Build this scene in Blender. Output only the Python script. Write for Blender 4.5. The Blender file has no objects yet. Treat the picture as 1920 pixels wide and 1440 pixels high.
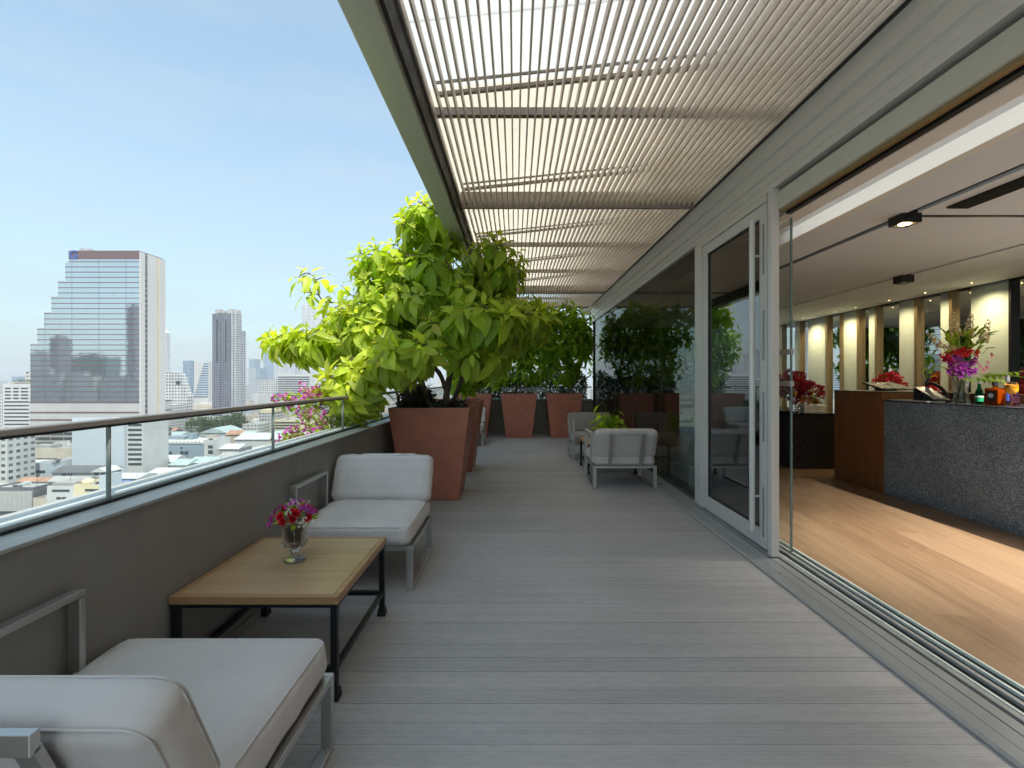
import bpy, math, random
import numpy as np
from mathutils import Vector, Matrix
R = math.radians
S = bpy.context.scene
COL = S.collection

# ------------------------------------------------------------------ camera, sky, sun, exposure
FPX = 900.0                       # focal length in pixels of the 1920 px wide photograph
CAMZ = 1.4
cam_d = bpy.data.cameras.new('camera'); cam = bpy.data.objects.new('camera', cam_d); COL.objects.link(cam)
cam_d.sensor_width = 36; cam_d.lens = FPX/1920*36
cam_d.shift_x = -6/1920; cam_d.shift_y = -9/1920
cam_d.clip_start = 0.05; cam_d.clip_end = 30000
cam.location = (0, 0, CAMZ); cam.rotation_euler = (R(90), 0, 0)
S.camera = cam

SUN_EL, SUN_AZ = R(60), R(146)    # azimuth clockwise from +Y
sun_dir = Vector((math.sin(SUN_AZ)*math.cos(SUN_EL), math.cos(SUN_AZ)*math.cos(SUN_EL), math.sin(SUN_EL)))
sd = bpy.data.lights.new('sun', 'SUN'); sd.energy = 2.15; sd.angle = R(0.53); sd.color = (1.0, 0.95, 0.88)
sun = bpy.data.objects.new('sun', sd); COL.objects.link(sun)
sun.location = (30, -30, 60); sun.rotation_euler = (-sun_dir).to_track_quat('-Z', 'Y').to_euler()

world = bpy.data.worlds.new('World'); S.world = world; world.use_nodes = True
wt = world.node_tree; wt.nodes.clear()
def wn(t, **k):
    n = wt.nodes.new(t)
    for a, b in k.items(): setattr(n, a, b)
    return n
sky = wn('ShaderNodeTexSky', sky_type='NISHITA'); sky.sun_disc = False
sky.sun_elevation = SUN_EL; sky.sun_rotation = SUN_AZ
sky.air_density = 1.0; sky.dust_density = 2.2; sky.ozone_density = 1.3; sky.altitude = 60
tc = wn('ShaderNodeTexCoord'); sep = wn('ShaderNodeSeparateXYZ'); wt.links.new(tc.outputs['Generated'], sep.inputs[0])
mp = wn('ShaderNodeMapping'); mp.inputs['Scale'].default_value = (1.2, 1.2, 7.0); wt.links.new(tc.outputs['Generated'], mp.inputs[0])
nz = wn('ShaderNodeTexNoise'); nz.inputs['Scale'].default_value = 2.6; nz.inputs['Detail'].default_value = 7; nz.inputs['Roughness'].default_value = .55
wt.links.new(mp.outputs[0], nz.inputs['Vector'])
cr = wn('ShaderNodeMapRange'); cr.inputs[1].default_value = .40; cr.inputs[2].default_value = .78; cr.inputs[4].default_value = .22
wt.links.new(nz.outputs['Fac'], cr.inputs[0])
hz = wn('ShaderNodeMapRange'); hz.interpolation_type = 'SMOOTHSTEP'          # thin cloud veil, thicker towards the horizon
hz.inputs[1].default_value = -.02; hz.inputs[2].default_value = .58; hz.inputs[3].default_value = .74; hz.inputs[4].default_value = 0.34
wt.links.new(sep.outputs['Z'], hz.inputs[0])
addm = wn('ShaderNodeMath', operation='ADD', use_clamp=True); wt.links.new(cr.outputs[0], addm.inputs[0]); wt.links.new(hz.outputs[0], addm.inputs[1])
mixc = wn('ShaderNodeMix', data_type='RGBA'); mixc.inputs[7].default_value = (1.74, 2.02, 2.16, 1)
wt.links.new(addm.outputs[0], mixc.inputs[0]); tnt = wn('ShaderNodeVectorMath', operation='MULTIPLY'); tnt.inputs[1].default_value = (.65, .84, .80)      # a humid, cyan tropical sky
wt.links.new(sky.outputs[0], tnt.inputs[0]); wt.links.new(tnt.outputs[0], mixc.inputs[6])
bg = wn('ShaderNodeBackground'); bg.inputs['Strength'].default_value = 0.12
wt.links.new(mixc.outputs[2], bg.inputs['Color'])
wo = wn('ShaderNodeOutputWorld'); wt.links.new(bg.outputs[0], wo.inputs['Surface'])

S.view_settings.view_transform = 'Standard'; S.view_settings.look = 'None'
S.view_settings.exposure = 1.68; S.view_settings.gamma = 1.0; S.view_settings.use_curve_mapping = False
cy = S.cycles
cy.use_denoising = True
cy.max_bounces = 8; cy.diffuse_bounces = 4; cy.glossy_bounces = 5; cy.transmission_bounces = 8
cy.transparent_max_bounces = 24; cy.volume_bounces = 0
cy.caustics_reflective = False; cy.caustics_refractive = False
cy.sample_clamp_indirect = 6.0
S.render.film_transparent = False

# ------------------------------------------------------------------ helpers
def W(u, v, Y):                   # a point of the place that stands at depth Y
    return Vector(((u-966)*Y/FPX, Y, CAMZ-(v-711)*Y/FPX))

class NT:
    """small node helper"""
    def __init__(s, name):
        s.mat = bpy.data.materials.new(name); s.mat.use_nodes = True
        s.t = s.mat.node_tree; s.t.nodes.clear()
        s.out = s.n('ShaderNodeOutputMaterial')
    def n(s, ty, **k):
        nd = s.t.nodes.new(ty)
        for a, b in k.items(): setattr(nd, a, b)
        return nd
    def l(s, a, b): s.t.links.new(a, b)
    def put(s, sock, v):
        if hasattr(v, 'is_linked') or isinstance(v, bpy.types.NodeSocket): s.l(v, sock)
        elif isinstance(v, (tuple, list)) and sock.type == 'RGBA' and len(v) == 3: sock.default_value = (*v, 1)
        else: sock.default_value = v
    def m(s, op, a, b=0.0, c=None, clamp=False):
        nd = s.n('ShaderNodeMath', operation=op, use_clamp=clamp)
        s.put(nd.inputs[0], a); s.put(nd.inputs[1], b)
        if c is not None: s.put(nd.inputs[2], c)
        return nd.outputs[0]
    def rng(s, x, a, b, c, d):
        nd = s.n('ShaderNodeMapRange'); nd.clamp = True
        for i, v in enumerate((x, a, b, c, d)): s.put(nd.inputs[i], v)
        return nd.outputs[0]
    def mix(s, f, a, b):
        nd = s.n('ShaderNodeMix', data_type='RGBA')
        s.put(nd.inputs[0], f); s.put(nd.inputs[6], a); s.put(nd.inputs[7], b)
        return nd.outputs[2]
    def noise(s, scale=5, detail=4, rough=.55, vec=None, stretch=None):
        nd = s.n('ShaderNodeTexNoise'); nd.inputs['Scale'].default_value = scale; nd.inputs['Detail'].default_value = detail
        nd.inputs['Roughness'].default_value = rough
        v = vec if vec is not None else s.obj()
        if stretch:
            mpn = s.n('ShaderNodeMapping'); mpn.inputs['Scale'].default_value = stretch; s.l(v, mpn.inputs[0]); v = mpn.outputs[0]
        s.l(v, nd.inputs['Vector']); return nd.outputs['Fac']
    def obj(s):
        if not hasattr(s, '_tc'): s._tc = s.n('ShaderNodeTexCoord')
        return s._tc.outputs['Object']
    def uv(s):
        s.obj(); return s._tc.outputs['UV']
    def xyz(s, v=None):
        nd = s.n('ShaderNodeSeparateXYZ'); s.l(v if v is not None else s.obj(), nd.inputs[0]); return nd.outputs
    def white(s, a, b=None):
        if b is None:
            nd = s.n('ShaderNodeTexWhiteNoise', noise_dimensions='1D'); s.put(nd.inputs['W'], a); return nd.outputs['Value']
        nd = s.n('ShaderNodeTexWhiteNoise', noise_dimensions='2D'); c = s.n('ShaderNodeCombineXYZ')
        s.put(c.inputs[0], a); s.put(c.inputs[1], b); s.l(c.outputs[0], nd.inputs['Vector']); return nd.outputs['Value']
    def bump(s, h, strength=.3, dist=.01):
        nd = s.n('ShaderNodeBump'); nd.inputs['Strength'].default_value = strength; nd.inputs['Distance'].default_value = dist
        s.l(h, nd.inputs['Height']); return nd.outputs[0]
    def bsdf(s, base, rough=.5, metal=0.0, normal=None, spec=.5, **k):
        b = s.n('ShaderNodeBsdfPrincipled')
        s.put(b.inputs['Base Color'], base); s.put(b.inputs['Roughness'], rough); s.put(b.inputs['Metallic'], metal)
        b.inputs['Specular IOR Level'].default_value = spec
        if normal is not None: s.l(normal, b.inputs['Normal'])
        for a, v in k.items(): s.put(b.inputs[a.replace('_', ' ')], v)
        return b.outputs[0]
    def surf(s, sh): s.l(sh, s.out.inputs['Surface']); return s.mat

def pm(name, base, rough=.5, metal=0.0, var=.12, nscale=3.0, bump=0.0, bscale=60.0, bdist=.004, spec=.5, stretch=None, rvar=.1, **k):
    t = NT(name)
    nf = t.noise(nscale, 5, .6, stretch=stretch)
    d = t.rng(nf, .3, .7, 1-var, 1+var)
    c = t.n('ShaderNodeVectorMath', operation='SCALE'); c.inputs[0].default_value = base; t.l(d, c.inputs['Scale'])
    nr = t.rng(t.noise(nscale*3.1, 4), .3, .7, max(0, rough-rvar), min(1, rough+rvar))
    nrm = t.bump(t.noise(bscale, 3, .6, stretch=stretch), bump, bdist) if bump else None
    return t.surf(t.bsdf(c.outputs[0], nr, metal, nrm, spec, **k))

def thin_glass(name, tint, refl=1.0, rough=0.0, f0=.045, haze=0.0):
    """clear pane: tinted see-through, Fresnel reflection"""
    t = NT(name)
    lw = t.n('ShaderNodeLayerWeight'); lw.inputs['Blend'].default_value = .5
    p5 = t.m('POWER', lw.outputs['Facing'], 5.0)
    fr = t.m('MULTIPLY', t.m('MULTIPLY_ADD', p5, 1-f0, f0), refl, clamp=True)
    tr = t.n('ShaderNodeBsdfTransparent'); tr.inputs[0].default_value = (*tint, 1)
    gl = t.n('ShaderNodeBsdfGlossy'); gl.inputs['Color'].default_value = (1, 1, 1, 1); gl.inputs['Roughness'].default_value = rough
    a = tr.outputs[0]
    if haze:
        df = t.n('ShaderNodeBsdfDiffuse'); df.inputs[0].default_value = (.7, .73, .74, 1)
        mx0 = t.n('ShaderNodeMixShader'); t.put(mx0.inputs[0], t.rng(t.noise(1.3, 5), .35, .75, 0, haze)); t.l(a, mx0.inputs[1]); t.l(df.outputs[0], mx0.inputs[2]); a = mx0.outputs[0]
    mx = t.n('ShaderNodeMixShader'); t.l(fr, mx.inputs[0]); t.l(a, mx.inputs[1]); t.l(gl.outputs[0], mx.inputs[2])
    return t.surf(mx.outputs[0])

def facade(name, wall, win, storey=3.5, bay=3.0, fh=.5, fv=.6, h0=.25, v0=.3, var=.25, lit=None, rough=.75, grow=None):
    """far facade: a grid of openings in object space (x+y runs along either wall)"""
    t = NT(name)
    x, y, z = t.xyz()
    h = t.m('ADD', x, y)
    hb = t.m('DIVIDE', h, bay); vb = t.m('DIVIDE', z, storey)
    hf = t.m('FRACT', hb); vf = t.m('FRACT', vb)
    ih = t.m('FLOOR', hb); iv = t.m('FLOOR', vb)
    inh = t.m('MULTIPLY', t.m('GREATER_THAN', hf, h0), t.m('LESS_THAN', hf, h0+fh))
    inv = t.m('MULTIPLY', t.m('GREATER_THAN', vf, v0), t.m('LESS_THAN', vf, v0+fv))
    geo = t.n('ShaderNodeNewGeometry'); nz_ = t.xyz(geo.outputs['Normal'])[2]
    side = t.m('LESS_THAN', t.m('ABSOLUTE', nz_), .5)
    msk = t.m('MULTIPLY', t.m('MULTIPLY', inh, inv), side)
    rv = t.white(ih, iv)
    wc = t.mix(rv, tuple(c*(1-var) for c in win), tuple(min(1, c*(1+1.6*var)) for c in win))
    st = t.rng(t.noise(.12, 4, .6, stretch=(1, 1, .25)), .3, .7, .8, 1.12)
    sc = t.n('ShaderNodeVectorMath', operation='SCALE'); sc.inputs[0].default_value = wall; t.l(st, sc.inputs['Scale'])
    col = t.mix(msk, sc.outputs[0], wc)
    return t.surf(t.bsdf(col, t.rng(msk, 0, 1, rough, .15), 0, None, .5))

class MB:
    def __init__(s): s.v = []; s.f = []; s.mi = []
    def add(s, vs, fs, mi=0):
        o = len(s.v); s.v += [tuple(p) for p in vs]; s.f += [tuple(i+o for i in q) for q in fs]; s.mi += [mi]*len(fs); return s
    def box(s, x0, x1, y0, y1, z0, z1, mi=0):
        vs = [(x, y, z) for z in (z0, z1) for y in (y0, y1) for x in (x0, x1)]
        return s.add(vs, [(0, 2, 3, 1), (4, 5, 7, 6), (0, 1, 5, 4), (2, 6, 7, 3), (0, 4, 6, 2), (1, 3, 7, 5)], mi)
    def bar(s, p0, p1, w, h, up=(0, 0, 1), mi=0, ext=0.0):
        p0 = Vector(p0); p1 = Vector(p1); d = (p1-p0).normalized(); u = Vector(up)
        if abs(d.dot(u)) > .98: u = Vector((0, 1, 0))
        a = d.cross(u).normalized(); b = a.cross(d).normalized()
        p0 = p0-d*ext; p1 = p1+d*ext
        vs = [p+a*(w/2)*i+b*(h/2)*j for p in (p0, p1) for (i, j) in ((-1, -1), (1, -1), (1, 1), (-1, 1))]
        return s.add(vs, [(0, 3, 2, 1), (4, 5, 6, 7), (0, 1, 5, 4), (1, 2, 6, 5), (2, 3, 7, 6), (3, 0, 4, 7)], mi)
    def tube(s, pts, r, n=8, mi=0):
        pts = [Vector(p) for p in pts]; k = len(pts)
        rs = r if isinstance(r, (list, tuple)) else [r]*k
        vs = []; fs = []; prev = None
        for i, p in enumerate(pts):
            d = (pts[min(i+1, k-1)]-pts[max(i-1, 0)])
            d = d.normalized() if d.length > 1e-9 else Vector((0, 0, 1))
            if prev is None:
                u = Vector((0, 0, 1)) if abs(d.z) < .9 else Vector((1, 0, 0)); a = d.cross(u).normalized()
            else:
                a = (prev-d*prev.dot(d)); a = a.normalized() if a.length > 1e-6 else d.orthogonal().normalized()
            prev = a; b = d.cross(a)
            vs += [p+(a*math.cos(2*math.pi*j/n)+b*math.sin(2*math.pi*j/n))*rs[i] for j in range(n)]
        for i in range(k-1):
            for j in range(n):
                fs.append((i*n+j, i*n+(j+1) % n, (i+1)*n+(j+1) % n, (i+1)*n+j))
        fs.append(tuple(range(n-1, -1, -1))); fs.append(tuple((k-1)*n+j for j in range(n)))
        return s.add(vs, fs, mi)
    def lathe(s, prof, n=24, c=(0, 0, 0), mi=0, rot=0.0, sx=1.0, sy=1.0, cap=True):
        vs = []; fs = []
        for (r, z) in prof:
            for j in range(n):
                a = 2*math.pi*j/n+rot; vs.append((c[0]+r*math.cos(a)*sx, c[1]+r*math.sin(a)*sy, c[2]+z))
        for i in range(len(prof)-1):
            for j in range(n): fs.append((i*n+j, i*n+(j+1) % n, (i+1)*n+(j+1) % n, (i+1)*n+j))
        if cap:
            fs.append(tuple(range(n-1, -1, -1))); fs.append(tuple((len(prof)-1)*n+j for j in range(n)))
        return s.add(vs, fs, mi)
    def prism(s, poly, axis, lo, hi, mi=0):
        """extrude a 2-D outline; axis 'y': outline is (x,z); 'x': (y,z); 'z': (x,y)"""
        k = len(poly)
        def P(a, b, t): return {'y': (a, t, b), 'x': (t, a, b), 'z': (a, b, t)}[axis]
        vs = [P(a, b, lo) for a, b in poly]+[P(a, b, hi) for a, b in poly]
        fs = [tuple(range(k)), tuple(range(2*k-1, k-1, -1))]+[((i+1) % k, i, k+i, k+(i+1) % k) for i in range(k)]
        return s.add(vs, fs, mi)
    def build(s, name, mat, parent=None, smooth=False, bevel=0.0, seg=2, local=False, fix=True, angle=None):
        off = Vector((0, 0, 0))
        if parent is not None and not local: off = wloc(parent)
        me = bpy.data.meshes.new(name)
        me.from_pydata([(p[0]-off.x, p[1]-off.y, p[2]-off.z) for p in s.v], [], s.f)
        mats = mat if isinstance(mat, (list, tuple)) else [mat]
        for m_ in mats: me.materials.append(m_)
        if len(mats) > 1: me.polygons.foreach_set('material_index', s.mi)
        if fix:
            import bmesh
            b = bmesh.new(); b.from_mesh(me); bmesh.ops.recalc_face_normals(b, faces=b.faces); b.to_mesh(me); b.free()
        if smooth:
            me.polygons.foreach_set('use_smooth', [True]*len(me.polygons))
            if angle: me.set_sharp_from_angle(angle=R(angle))
        o = bpy.data.objects.new(name, me); COL.objects.link(o)
        if parent is not None: o.parent = parent
        if bevel:
            bv = o.modifiers.new('bevel', 'BEVEL'); bv.width = bevel; bv.segments = seg; bv.limit_method = 'ANGLE'; bv.angle_limit = R(40)
        return o

def wloc(o):
    v = Vector((0, 0, 0))
    while o is not None: v = v+o.location; o = o.parent
    return v
def tag(o, label=None, cat=None, group=None, kind=None):
    if label: o['label'] = label
    if cat: o['category'] = cat
    if group: o['group'] = group
    if kind: o['kind'] = kind
    return o
def thing(name, label, cat, loc=(0, 0, 0), rz=0.0, group=None):
    o = bpy.data.objects.new(name, None); COL.objects.link(o)
    o.empty_display_size = .1; o.location = loc; o.rotation_euler = (0, 0, rz)
    return tag(o, label, cat, group)
def copy_tree(o, parent=None):
    c = o.copy(); COL.objects.link(c)
    if parent is not None: c.parent = parent
    for ch in [k for k in bpy.data.objects if k.parent == o]: copy_tree(ch, c)
    return c
def copy_thing(o, loc, rz, label, scale=None):
    kids = {}
    for k in bpy.data.objects:
        if k.parent is not None: kids.setdefault(k.parent.name, []).append(k)
    def rec(a, par):
        c = a.copy(); COL.objects.link(c)
        if par is not None: c.parent = par
        for ch in kids.get(a.name, []): rec(ch, c)
        return c
    c = rec(o, None); c.location = loc; c.rotation_euler = (0, 0, rz)
    if scale is not None: c.scale = scale
    c['label'] = label
    return c
# ------------------------------------------------------------------ materials
M = {}
def deck_mat():
    t = NT('grey composite decking'); x, y, z = t.xyz()
    bi = t.m('FLOOR', t.m('DIVIDE', y, .115)); bf = t.m('FRACT', t.m('DIVIDE', y, .115))
    rib = t.m('SINE', t.m('MULTIPLY', y, 2*math.pi/.0096))
    ends = t.m('MULTIPLY', t.m('GREATER_THAN', bf, .06), t.m('LESS_THAN', bf, .94))
    c = t.n('ShaderNodeCombineXYZ'); t.l(t.m('MULTIPLY', x, .45), c.inputs[0]); t.l(t.m('MULTIPLY', y, 9.0), c.inputs[1]); t.l(bi, c.inputs[2])
    gr = t.noise(2.2, 6, .65, vec=c.outputs[0])
    wear = t.noise(.9, 5, .6)
    spk = t.noise(38, 3, .7, stretch=(.35, 1, 1))
    v = t.m('MULTIPLY', t.rng(t.white(bi), 0, 1, .93, 1.06), t.rng(gr, .3, .7, .91, 1.09))
    v = t.m('MULTIPLY', v, t.rng(wear, .3, .7, .88, 1.09)); v = t.m('MULTIPLY', v, t.rng(spk, .35, .7, .93, 1.07))
    v = t.m('MULTIPLY', v, t.m('SUBTRACT', 1.0, t.m('MULTIPLY', t.m('MULTIPLY', t.rng(rib, -1, -.1, 1, 0), ends), .30)))
    sc = t.n('ShaderNodeVectorMath', operation='SCALE'); t.l(t.mix(t.white(bi, 3.3), (.465, .450, .452), (.480, .458, .446)), sc.inputs[0]); t.l(v, sc.inputs['Scale'])
    nrm = t.bump(t.m('ADD', t.m('MULTIPLY', t.m('MULTIPLY', rib, ends), .5), t.m('MULTIPLY', gr, .6)), .35, .003)
    return t.surf(t.bsdf(sc.outputs[0], t.rng(wear, .3, .7, .46, .66), 0, nrm, .45))
M['deck'] = deck_mat()

def wood_floor():
    t = NT('oak plank floor')
    rot = t.n('ShaderNodeMapping'); rot.inputs['Rotation'].default_value = (0, 0, R(7)); t.l(t.obj(), rot.inputs[0])
    x, y, z = t.xyz(rot.outputs[0])
    row = t.m('FLOOR', t.m('DIVIDE', x, .19)); rf = t.m('FRACT', t.m('DIVIDE', x, .19))
    yo = t.m('ADD', y, t.m('MULTIPLY', t.white(row), 7.0)); pl = t.m('FLOOR', t.m('DIVIDE', yo, 1.9)); pf = t.m('FRACT', t.m('DIVIDE', yo, 1.9))
    rnd = t.white(row, pl)
    c = t.n('ShaderNodeCombineXYZ'); t.l(t.m('MULTIPLY', x, 11.0), c.inputs[0]); t.l(t.m('MULTIPLY', y, .55), c.inputs[1]); t.l(t.m('MULTIPLY', rnd, 31.0), c.inputs[2])
    g1 = t.noise(2.4, 7, .68, vec=c.outputs[0]); g2 = t.noise(9, 5, .7, vec=c.outputs[0])
    col = t.mix(t.rng(g1, .3, .72, 0, 1), (.310, .200, .118), (.145, .085, .046))
    col = t.mix(t.rng(rnd, 0, 1, 0, .6), col, (.36, .245, .150))
    col = t.mix(t.rng(g2, .5, .8, 0, .45), col, (.20, .095, .038))
    gap = t.m('MAXIMUM', t.m('LESS_THAN', rf, .012), t.m('LESS_THAN', pf, .0016))
    col = t.mix(t.m('MULTIPLY', gap, .65), col, (.09, .045, .02))
    return t.surf(t.bsdf(col, t.rng(g1, .3, .7, .26, .42), 0, t.bump(g2, .08, .002), .5))
M['oak_floor'] = wood_floor()

def wood(name, a, b, axis='z', s=1.0, rough=.4, g=1.0):
    t = NT(name)
    st = {'z': (10, 10, .6), 'x': (.6, 10, 10), 'y': (10, .6, 10)}[axis]
    g1 = t.noise(1.9*s, 7, .65, stretch=st); g2 = t.noise(7*s, 4, .7, stretch=st)
    col = t.mix(t.rng(g1, .3, .7, 0, 1), a, b)
    col = t.mix(t.rng(g2, .55, .85, 0, .4*g), col, tuple(c*.5 for c in b))
    return t.surf(t.bsdf(col, t.rng(g1, .3, .7, rough-.07, rough+.08), 0, t.bump(g2, .06, .002), .5))
def table_mat():
    t = NT('light teak table top'); x, y, z = t.xyz()
    row = t.m('FLOOR', t.m('DIVIDE', y, .104)); rf = t.m('FRACT', t.m('DIVIDE', y, .104)); rnd = t.white(row)
    c = t.n('ShaderNodeCombineXYZ'); t.l(t.m('MULTIPLY', x, .9), c.inputs[0]); t.l(t.m('MULTIPLY', y, 13.0), c.inputs[1]); t.l(t.m('MULTIPLY', rnd, 17.0), c.inputs[2])
    g1 = t.noise(2.1, 7, .66, vec=c.outputs[0]); g2 = t.noise(8, 4, .7, vec=c.outputs[0]); worn = t.noise(3.5, 5, .6)
    col = t.mix(t.rng(g1, .3, .7, 0, 1), (.56, .370, .215), (.42, .258, .138)); col = t.mix(t.rng(rnd, 0, 1, 0, .4), col, (.60, .43, .27))
    col = t.mix(t.rng(g2, .55, .85, 0, .3), col, (.24, .13, .06)); col = t.mix(t.rng(worn, .55, .75, 0, .25), col, (.62, .50, .36))
    col = t.mix(t.m('MULTIPLY', t.m('LESS_THAN', rf, .016), .5), col, (.16, .085, .04))
    return t.surf(t.bsdf(col, t.rng(worn, .3, .7, .26, .46), 0, t.bump(g2, .06, .002), .5))
M['teak_top'] = table_mat()
M['teak_edge'] = wood('oiled teak edge', (.48, .27, .13), (.36, .195, .085), 'x', 1.5, .4)
M['walnut'] = wood('brown veneer', (.27, .115, .036), (.195, .075, .022), 'z', 1.4, .38)
M['walnut_dark'] = wood('dark veneer', (.10, .035, .014), (.06, .02, .008), 'x', 1.4, .3)

def granite(name, base, white, dark, sc=120):
    t = NT(name)
    vo = t.n('ShaderNodeTexVoronoi'); vo.inputs['Scale'].default_value = sc; t.l(t.obj(), vo.inputs['Vector'])
    r = t.xyz(vo.outputs['Color'])[0]; g = t.xyz(vo.outputs['Color'])[1]
    c = t.mix(t.m('GREATER_THAN', r, .60), base, dark); c = t.mix(t.m('MULTIPLY', t.m('GREATER_THAN', g, .80), t.rng(r, 0, 1, .3, 1)), c, white)
    big = t.rng(t.noise(2.3, 4), .3, .7, .85, 1.15)
    s = t.n('ShaderNodeVectorMath', operation='SCALE'); t.l(c, s.inputs[0]); t.l(big, s.inputs['Scale'])
    return t.surf(t.bsdf(s.outputs[0], .32, 0, t.bump(t.noise(170, 2), .05, .001), .5))
M['granite'] = granite('speckled blue grey granite', (.195, .265, .345), (.60, .70, .80), (.07, .10, .14), 200)
M['granite_black'] = granite('speckled black granite', (.018, .019, .020), (.085, .09, .09), (.009, .009, .010), 110)

def render_mat():
    t = NT('painted grey render'); x, y, z = t.xyz()
    pat = t.noise(1.5, 6, .62); drip = t.noise(1.0, 5, .65, stretch=(5, 5, .30)); spk = t.noise(60, 3, .6)
    v = t.m('MULTIPLY', t.rng(pat, .3, .7, .90, 1.08), t.rng(drip, .50, .72, 1.0, .86))
    jt = t.m('LESS_THAN', t.m('FRACT', t.m('DIVIDE', t.m('ADD', y, .75), 2.6)), .0016)
    v = t.m('MULTIPLY', v, t.m('SUBTRACT', 1.0, t.m('MULTIPLY', jt, .35)))
    k = t.n('ShaderNodeVectorMath', operation='SCALE'); k.inputs[0].default_value = (.285, .273, .255); t.l(v, k.inputs['Scale'])
    return t.surf(t.bsdf(k.outputs[0], t.rng(pat, .3, .7, .46, .64), 0, t.bump(t.m('ADD', spk, t.m('MULTIPLY', pat, 2.0)), .14, .003), .45))
M['render_grey'] = render_mat()
M['ledge'] = pm('pale grey ledge', (.44, .435, .42), .42, 0, .07, 2.5, .05, 60, .002)
M['kerb_white'] = pm('weathered white kerb', (.80, .80, .78), .6, 0, .08, 3.5, .2, 40, .003)
M['seal'] = pm('black sealant', (.02, .02, .02), .6)
M['rail'] = pm('bronze grey handrail', (.135, .125, .112), .42, .1, .04, 1.5, rvar=.04)
M['beam_green'] = pm('grey green painted steel', (.52, .545, .475), .22, .2, .04, .6, 0, rvar=.04)
M['alu'] = pm('satin aluminium', (.74, .73, .69), .36, .15, .03, .7, 0, rvar=.04)
M['alu_dark'] = pm('shadow gap aluminium', (.045, .042, .04), .5, .2)
M['alu_sill'] = pm('brushed aluminium sill', (.34, .355, .36), .36, .25, .06, 1.2, .0, stretch=(8, .5, 8))
M['track_white'] = pm('pale track rail', (.72, .80, .74), .35, .1)
M['track_black'] = pm('black track groove', (.03, .033, .036), .45, .3)
M['cream'] = pm('cream lacquered soffit', (.62, .62, .535), .4, 0, .04, 1.5)
M['brass'] = pm('satin brass', (.44, .33, .17), .42, .85, .04, 1, rvar=.03)
M['slat'] = pm('taupe aluminium slat', (.66, .575, .49), .42, .15, .05, 1.5)
M['cross'] = pm('taupe steel beam', (.25, .215, .185), .45, .2, .08, 2)
def poly_mat():
    t = NT('ribbed translucent polycarbonate'); x, y, z = t.xyz()
    rib = t.m('SINE', t.m('MULTIPLY', y, 2*math.pi/.011))
    sheet = t.m('FLOOR', t.m('DIVIDE', t.m('ADD', y, .4), 3.35))
    c = t.mix(t.m('GREATER_THAN', y, -.36), (.76, .755, .735), (.77, .725, .65))
    dirt = t.rng(t.noise(.8, 5), .3, .75, .94, 1.02)
    k = t.n('ShaderNodeVectorMath', operation='SCALE'); t.l(c, k.inputs[0]); t.l(t.m('MULTIPLY', dirt, t.rng(rib, -1, 1, .90, 1.0)), k.inputs['Scale'])
    tr = t.n('ShaderNodeBsdfTranslucent'); t.l(k.outputs[0], tr.inputs[0])
    df = t.n('ShaderNodeBsdfDiffuse'); t.l(k.outputs[0], df.inputs[0])
    mx = t.n('ShaderNodeMixShader'); mx.inputs[0].default_value = .12; t.l(tr.outputs[0], mx.inputs[1]); t.l(df.outputs[0], mx.inputs[2])
    return t.surf(mx.outputs[0])
M['poly'] = poly_mat()
def fabric(name, base):
    t = NT(name); x, y, z = t.xyz()
    w = t.m('MULTIPLY', t.m('SINE', t.m('MULTIPLY', t.m('ADD', x, z), 2600.)), t.m('SINE', t.m('MULTIPLY', t.m('ADD', y, z), 2600.)))
    big = t.noise(3.2, 4, .5); fold = t.noise(5.5, 3, .55, stretch=(1, .45, 1))
    s = t.n('ShaderNodeVectorMath', operation='SCALE'); s.inputs[0].default_value = base; t.l(t.rng(big, .3, .7, .93, 1.06), s.inputs['Scale'])
    nrm = t.bump(t.m('ADD', t.m('ADD', t.m('MULTIPLY', fold, 10.0), t.m('MULTIPLY', t.noise(13, 3, .6, stretch=(1, 2.2, .6)), 4.0)), t.m('MULTIPLY', w, .12)), .30, .005)
    return t.surf(t.bsdf(s.outputs[0], .9, 0, nrm, .2, Sheen_Weight=.25, Sheen_Roughness=.5))
M['fabric'] = fabric('light grey outdoor fabric', (.64, .592, .56))
M['fabric_shaded'] = fabric('grey outdoor fabric in painted shade', (.33, .31, .29))  # the light grey fabric again, with shade put into its colour
M['steel'] = pm('brushed stainless steel', (.58, .57, .55), .40, .95, .03, 2, 0, rvar=.04)
M['black_iron'] = pm('black painted iron', (.016, .017, .02), .38, .3, .15, 8, .05, 60)
M['terracotta'] = pm('terracotta paint', (.47, .170, .105), .5, 0, .14, 5, .7, 45, .004)
M['soil'] = pm('dark potting soil', (.035, .025, .018), .95, 0, .4, 20, .8, 40, .02)
M['bark'] = pm('grey brown bark', (.12, .09, .065), .85, 0, .3, 14, .6, 30, .008, stretch=(1, 1, .3))
M['glass_bal'] = thin_glass('balustrade glass', (.955, .975, .965), .7, 0, .04, .05)
M['glass_dark'] = thin_glass('tinted facade glass', (.40, .44, .43), .62, 0, .045)
M['glass_door'] = thin_glass('tinted door glass', (.17, .20, .20), 1.7, 0, .065)
M['glass_clear'] = thin_glass('clear sliding glass', (.93, .95, .94), .9, 0, .045)
M['glass_edge'] = pm('green glass edge', (.18, .26, .25), .15, 0, .05, 5)
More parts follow.
